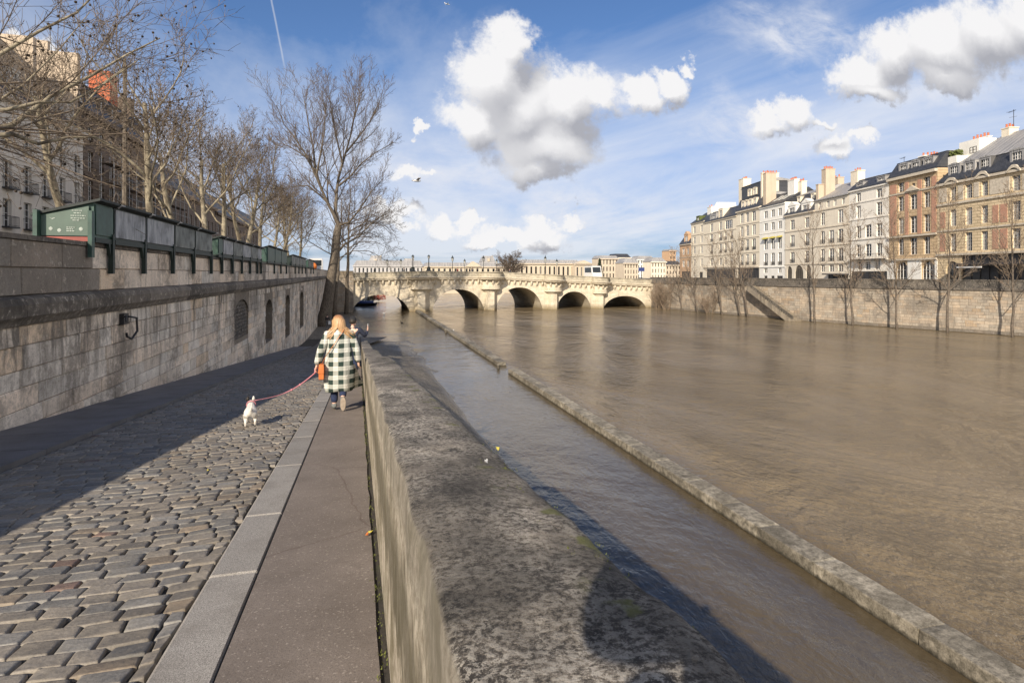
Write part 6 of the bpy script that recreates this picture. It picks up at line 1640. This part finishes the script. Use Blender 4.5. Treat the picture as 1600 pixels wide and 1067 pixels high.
# bag and strap, carried by her
bag=thing('shoulder_bag','orange leather shoulder bag hanging on a strap at the left hip of the plaid coat','bag',wl,.06)
mb=MB(); mb.loops([[(-.30+x*k,-.10+y*k,z) for x,y in ((-.045,-.10),(.035,-.12),(.055,.10),(-.03,.12))] for k,z in ((.85,.575),(1,.59),(1.02,.72),(.92,.82),(.8,.835))]); mb.build('bag_body',M['leather'],bag)
mb=MB(); mb.prism([(-.356,-.20,.69),(-.26,-.225,.69),(-.265,-.222,.84),(-.34,-.195,.84)],(0,-.012,0)); mb.build('flap',M['leather'],bag)
mb=MB(); P=[(-.29,-.10,.83),(-.245,-.15,.95),(-.17,-.175,1.06),(-.09,-.172,1.18),(-.02,-.158,1.29),(.04,-.135,1.37),(.075,-.09,1.425),(.085,.0,1.435)]
L=[]; 
for i,p in enumerate(P): L.append([Vector(p)+Vector((-.012,0,-.008)),Vector(p)+Vector((.012,0,.008)),Vector(p)+Vector((.012,-.008,.008)),Vector(p)+Vector((-.012,-.008,-.008))])
mb.loops(L); mb.build('strap',M['strap'],bag)
# --- the dog
dl=at_t(392,661,8.93); dl.z=zroad(dl.y)+.022
dog=thing('dog','small white dog with a dark ear trotting away over the cobbles, tail raised','dog',dl,.12)
sk=[((0,-.13,.215),(.092,.092)),((0,-.02,.215),(.082,.088)),((0,.12,.215),(.088,.098)),((-.006,.20,.262),(.058,.058)),((-.014,.25,.292),(.060,.056)),((-.03,.33,.27),(.028,.026)),
    ((0,-.205,.245),(.030,.030)),((.018,-.235,.31),(.013,.013)),((.022,-.225,.375),(.009,.009))]
ed=[(0,1),(1,2),(2,3),(3,4),(4,5),(0,6),(6,7),(7,8)]
for x,f0 in ((-.062,.0),(.062,.05)):
    i=len(sk); sk+=[((x,-.145,.175),(.045,.058)),((x*1.05,-.11+f0*.5,.115),(.028,.034)),((x*1.08,-.175+f0,.068),(.016,.017)),((x*1.08,-.155+f0,.016),(.015,.016)),((x*1.08,-.125+f0,.008),(.017,.010))]; ed+=[(0,i),(i,i+1),(i+1,i+2),(i+2,i+3),(i+3,i+4)]
for x,f0 in ((-.052,.06),(.052,-.02)):
    i=len(sk); sk+=[((x,.125,.15),(.034,.04)),((x,.125+f0*.4,.085),(.02,.022)),((x,.125+f0,.018),(.016,.017)),((x,.155+f0,.009),(.017,.010))]; ed+=[(2,i),(i,i+1),(i+1,i+2),(i+2,i+3)]
def m_fur(t,s):
    p=t.obj(); n=t.noise(p,60,4,.7); b=t.noise(p,9,3,.5); c=t.mix(n,(.56,.52,.46),(.82,.79,.73)); y,z=t.xyz(p)[1:]
    c=t.mix(t.math('MULTIPLY',t.ramp(b,[(.56,0),(.60,1)]),t.step(y,.15,.19)),c,(.05,.035,.028))
    s(Base_Color=c,Roughness=.95,Normal=t.bump(n,.9,.01))
M['fur']=mat('white_fur',m_fur)
mb=MB(); add(mb,skin_mesh(sk,ed,2)); mb.build('body',M['fur'],dog,smooth=True)
for s,mm in ((-1,'darkhair'),(1,'fur')):
    mb=MB(); c=Vector((-.014+s*.042,.235,.330)); mb.loops([[c+Vector((x*k,y*k,z)) for x,y in ((-.022,-.008),(.022,-.008),(.018,.016),(-.018,.016))] for k,z in ((1,-.01),(.9,.025),(.3,.062))]); mb.build('ear',M[mm],dog,smooth=True)
mb=MB(); mb.tube([(-.006+.066*math.cos(a),.20-.012*math.sin(a),.262+.062*math.sin(a)) for a in [2*PI*i/14 for i in range(15)]],.008,5); mb.build('collar',M['pink'],dog)
mb=MB(); mb.ball((-.034,.357,.274),.012,6); mb.build('nose',M['darkhair'],dog)
hw=Vector(wl)+Vector((JW['wrL'][0]*.965-.02,JW['wrL'][1]*.965-.02,JW['wrL'][2]*.965-.085))
cw=dl+Vector((.02,.20,.325)); ls=thing('leash','pink leash stretching from the hand of the plaid coat to the small white dog','leash',(0,0,0))
mb=MB(); pts=[]; 
for i in range(15):
    f=i/14; p=hw.lerp(cw,f); p.z-=.13*math.sin(PI*f)*(1-.25*f); pts.append(p)
mb.tube(pts,[.011 if i<8 else .006 for i in range(15)],6); mb.build('webbing',M['pink'],ls,smooth=True)
mb=MB(); mb.tube([hw+Vector((.02,0,.06)),hw+Vector((-.03,.03,.05)),hw+Vector((-.035,.02,-.02)),hw],.011,6); mb.build('hand_loop',M['pink'],ls,smooth=True)
for k in (4,6): mb=MB(); mb.ball(pts[k],.02,6); mb.build('knot',M['pink'],ls,smooth=True)
# --- the man beyond her, photographing
ml2=at_t(549,540,16.5); ml2.x=-.17; ml2.z=zwalk(ml2.x,ml2.y)+.002
JM=pose(1.74,.05,lean=.03,look=(.8,.6,0),elR=(.34,.12,1.17),wrR=(.36,.30,1.33),hdR=(.1,.3,1),elL=(-.2,.10,1.15),wrL=(.08,.30,1.22))
JM['hdL']=(.6,.3,.5)
mn=person('person in dark cap and navy jacket holding up a phone, beyond the plaid coat',ml2,-.25,JM,'navy','jeans','short',cap='blackcloth',sub=1)
ph=thing('phone','small pale phone held up above the parapet by the man in the navy jacket','phone',ml2,-.25); k=1.74/1.72; mb=MB(); mb.box(.36*k-.004,.36*k+.004,.31*k,.39*k,1.36*k,1.52*k); mb.build('phone_case',M['white'],ph); mb=MB(); mb.poly([(.36*k-.0055,.315*k,1.37*k),(.36*k-.0055,.385*k,1.37*k),(.36*k-.0055,.385*k,1.51*k),(.36*k-.0055,.315*k,1.51*k)]); mb.build('phone_screen',M['carglass'],ph)
# --- person by the leaning tree
pl=at_t(511.5,508,72); pl.z=zlow(pl.x,pl.y)+.01
pf=person('person in black top carrying a white bag beside the foot of the leaning tree',pl,.3,pose(1.7,.12),'blackcloth','greycloth','short',sub=1,fingers=False)
bg=thing('carrier_bag','white carrier bag held by the person in black near the leaning tree','bag',pl,.3); mb=MB(); mb.loops([[(.24+x*q,-.02+y*q,z) for x,y in ((-.16,-.1),(.16,-.1),(.16,.1),(-.16,.1))] for q,z in ((.9,.45),(1,.5),(.95,.78),(.6,.86))]); mb.build('bag_body',M['white'],bg)
mb=MB(); mb.tube([(.17,-.02,.85),(.22,-.02,.93),(.27,-.02,.85)],.012,4); mb.build('handle',M['white'],bg)
# --- pedestrians on the bridge
pt=None
for i,(px,tp,lb) in enumerate([(585,'blackcloth','pedestrian in black on the bridge, leftmost by the lamps'),(632,'blackcloth','pedestrian in dark clothes between the far lamp and the left pedestal lamp'),(717,'redcloth','pedestrian in dark red on the bridge above the second arch'),(721,'greycloth','pedestrian in grey beside the dark red one on the bridge'),(735,'blackcloth','pedestrian in black on the bridge below the palace pediment'),(741,'navy','pedestrian in navy on the bridge just right of the pediment'),(746,'blackcloth','pedestrian in black, last of the group right of the pediment'),(798,'navy','pedestrian in navy on the bridge before the round bare tree')]):
    x=X_at(px,112); y=112+.7*(i%3); o=person(lb,(x,y,zcor(x)+.14),(1.57 if i%2 else -1.5),pose(1.72,.15),tp,'jeans','short','pedestrians on the bridge',sub=0,fingers=False)
# --- the photographer, standing just behind the lens and shading the parapet
fl=Vector((-.24,-.46,zwalk(-.24,-.46)))
JP=pose(1.66,.0,lean=.12,neck=(0,.2,1.47),headb=(0,.27,1.53),head=(0,.31,1.62),elR=(.22,.16,1.20),wrR=(.17,.22,1.42),elL=(-.16,.14,1.18),wrL=(.06,.24,1.40),hdR=(-.2,.25,.5),hdL=(.3,.25,.3),toeR=(.1,.17,.045),toeL=(-.1,.17,.045),anR=(.09,.0,.08),anL=(-.09,.0,.08),knR=(.09,.02,.49),knL=(-.09,.02,.49))
person('person in a black jacket standing at the parapet behind the viewpoint, arms raised',fl,0,JP,'blackcloth','jeans','short',sub=1)
# ---------------------------------------------------------------- daylight, sky and clouds, camera
w=bpy.data.worlds.new('World'); SC.world=w; w.use_nodes=True
nt=w.node_tree; nt.nodes.clear(); t=NT(nt)
sky=t.n('ShaderNodeTexSky',sky_type='NISHITA',sun_disc=False,sun_elevation=SUN_E,sun_rotation=PI+SUN_A,air_density=1.0,dust_density=.6,ozone_density=2.2,altitude=50)
d=t.n('ShaderNodeTexCoord').outputs['Generated']
x,y,z=t.xyz(d)
ys=t.math('MAXIMUM',y,.06)
uv=t.comb(t.math('DIVIDE',x,ys),t.math('DIVIDE',z,ys),0.0)      # slopes against the downstream direction (+Y)
def UV(px,py):
    dx,dy=ray(px); return dx/dy,(428-py)/900.0/dy,1/(900.0*dy)
def CL(list_):
    out=[]
    for px,py,rx,ry in list_:
        u,v,k=UV(px,py); out.append((u,v,rx*k/ (UV(px,py)[2]/k) *1.0, ry*k))
    return out
CUM=CL([(775,115,72,84),(797,75,44,50),(738,190,58,58),(815,165,90,84),(885,160,88,64),(935,158,48,42),(850,225,104,62),(845,265,70,24),
  (1000,150,40,34),(1040,128,36,26),(1078,102,22,18),
  (1345,118,62,36),(1400,85,84,54),(1470,75,110,62),(1545,55,120,70),(1600,40,100,70),(1360,142,60,20),(1480,115,80,28),
  (1205,180,44,26),(1250,168,44,30),(1290,188,32,10),(1305,224,44,20),(1350,215,36,14),
  (640,272,26,14),(652,188,10,12),(668,268,12,8),(800,372,70,18),(760,378,50,12),(845,362,50,20),(890,338,26,14),(690,352,36,18),(620,330,50,14),(730,352,26,12),(840,345,40,14),
  (30,60,60,20),(-150,120,160,60),(1800,150,120,50),(2000,60,160,70)])
nw=t.n('ShaderNodeTexNoise',{'Vector':uv,'Scale':7.0,'Detail':7.0,'Roughness':.62})
wv=t.vm('SCALE',t.vm('SUBTRACT',nw.outputs['Color'],(.5,.5,.5)),scale=.16)
nw2=t.n('ShaderNodeTexNoise',{'Vector':uv,'Scale':26.0,'Detail':6.0,'Roughness':.65})
wv2=t.vm('SCALE',t.vm('SUBTRACT',nw2.outputs['Color'],(.5,.5,.5)),scale=.05)
warp=t.vm('ADD',t.vm('ADD',uv,wv),wv2)
def field(p,lst):
    cur=None
    for u,v,a,b in lst:
        q=t.vm('LENGTH',t.vm('MULTIPLY',t.vm('SUBTRACT',p,(u,v,0)),(1/a,1/b,0)))
        f=t.math('SUBTRACT',1.0,q)
        cur=f if cur is None else t.math('SMOOTH_MAX',cur,f,.18)
    return cur
F=field(warp,CUM)
smooth=t.vm('ADD',uv,t.vm('SCALE',wv,scale=.55))
F1=field(smooth,CUM); F2=field(t.vm('ADD',smooth,(-.022,.05,0)),CUM)
dn=t.noise(uv,17,10,.68)
dens=t.math('ADD',F,t.math('MULTIPLY',t.math('SUBTRACT',dn,.5),1.25))
mask=t.step(dens,-.12,.46)
lit=t.math('ADD',t.math('SUBTRACT',F1,F2),t.math('MULTIPLY',t.math('SUBTRACT',t.noise(uv,9,5,.5),.5),.5))
shade=t.ramp(t.math('ADD',t.math('MULTIPLY',lit,1.1),.50),[(.05,0),(.90,1)])
ccol=t.mix(shade,(2.8,2.85,3.15),(6.1,6.05,6.1))
# high thin cloud: streaks on a plane above, thicker towards the horizon
zc=t.math('MAXIMUM',t.math('ADD',z,.06),.03)
pl=t.comb(t.math('DIVIDE',x,zc),t.math('DIVIDE',y,zc),0.0)
c1=t.noise(t.map(pl,(.55,.20,1),rot=(0,0,.25)),1.0,9,.62,.7)
c2=t.noise(t.map(pl,(.22,.12,1),loc=(3,7,0),rot=(0,0,.2)),1.0,7,.6,.5)
el=z
low=t.ramp(el,[(.0,.78),(.10,.70),(.20,.62),(.28,.42),(.36,.28),(.48,.24)])
cir=t.math('MULTIPLY',t.ramp(t.math('ADD',t.math('MULTIPLY',c1,.5),t.math('ADD',t.math('MULTIPLY',c2,.5),t.math('MULTIPLY',t.math('SUBTRACT',low,.5),.42))),[(.42,0),(.64,1)]),.80)
# contrail high on the left
u0,v0,_=UV(422,-10); u1,v1,_=UV(447,118)
L=math.hypot(u1-u0,v1-v0); ax=((u1-u0)/L,(v1-v0)/L,0); px_=(-ax[1],ax[0],0)
rel=t.vm('SUBTRACT',t.vm('ADD',uv,t.vm('SCALE',wv2,scale=.04)),(u0,v0,0))
ct=t.math('MULTIPLY',t.math('SUBTRACT',1.0,t.step(t.math('ABSOLUTE',t.vm('DOT_PRODUCT',rel,px_)),.0004,.0022)),t.math('SUBTRACT',1.0,t.step(t.vm('DOT_PRODUCT',rel,ax),L*.75,L)))
ct=t.math('MULTIPLY',ct,.38)
skyc=t.mix(1.0,sky.outputs[0],(.55,.66,.80),'MULTIPLY')
hz=t.step(z,.02,.34); skyc=t.mix(1.0,skyc,t.mix(hz,(.40,.54,.80),(.95,.98,1.03)),'MULTIPLY'); col=t.mix(cir,skyc,(5.6,5.75,6.1)); col=t.mix(ct,col,(5,5.2,5.6)); vf=field(t.vm('ADD',uv,wv),CL([(1440,110,210,80),(1580,60,200,110),(1160,190,150,60),(1290,215,130,50),(960,150,110,50),(700,270,190,50),(900,330,260,50),(1250,60,200,60)]))
veil=t.math('MULTIPLY',t.step(vf,-.1,.9),t.ramp(t.noise(t.map(uv,(1,2.2,1),rot=(0,0,-.25)),9,9,.65,.4),[(.36,0),(.66,.85)]))
col=t.mix(veil,col,(5.4,5.5,5.9)); col=t.mix(mask,col,ccol)
# outside the view: extra bright low clouds, added to fill the shaded quay wall
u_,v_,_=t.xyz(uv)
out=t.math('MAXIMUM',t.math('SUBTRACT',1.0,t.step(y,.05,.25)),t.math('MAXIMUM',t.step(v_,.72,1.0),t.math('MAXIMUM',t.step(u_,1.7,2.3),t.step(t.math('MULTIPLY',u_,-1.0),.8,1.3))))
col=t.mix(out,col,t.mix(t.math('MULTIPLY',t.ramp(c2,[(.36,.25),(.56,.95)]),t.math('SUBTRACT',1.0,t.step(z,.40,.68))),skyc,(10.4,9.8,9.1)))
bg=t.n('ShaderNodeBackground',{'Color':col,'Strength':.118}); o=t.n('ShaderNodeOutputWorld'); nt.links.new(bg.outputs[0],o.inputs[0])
sl=bpy.data.lights.new('sun','SUN'); sl.energy=5.0; sl.angle=math.radians(.5); sl.color=(1,.88,.72)
so=bpy.data.objects.new('sun',sl); COL.objects.link(so)
v=Vector((math.sin(SUN_A)*math.cos(SUN_E),math.cos(SUN_A)*math.cos(SUN_E),-math.sin(SUN_E)))
so.rotation_euler=v.to_track_quat('-Z','Y').to_euler(); so.location=(-20,-40,40)
cam=bpy.data.cameras.new('camera'); cam.lens=900/1600*36; cam.sensor_width=36; cam.shift_y=-(533.5-428)/1600; cam.clip_start=.03; cam.clip_end=9000
co=bpy.data.objects.new('camera',cam); COL.objects.link(co); co.location=(0,0,EYE); co.rotation_euler=(PI/2,0,-TH); SC.camera=co
SC.view_settings.view_transform='Standard'; SC.view_settings.look='None'; SC.view_settings.exposure=.36; SC.view_settings.gamma=1
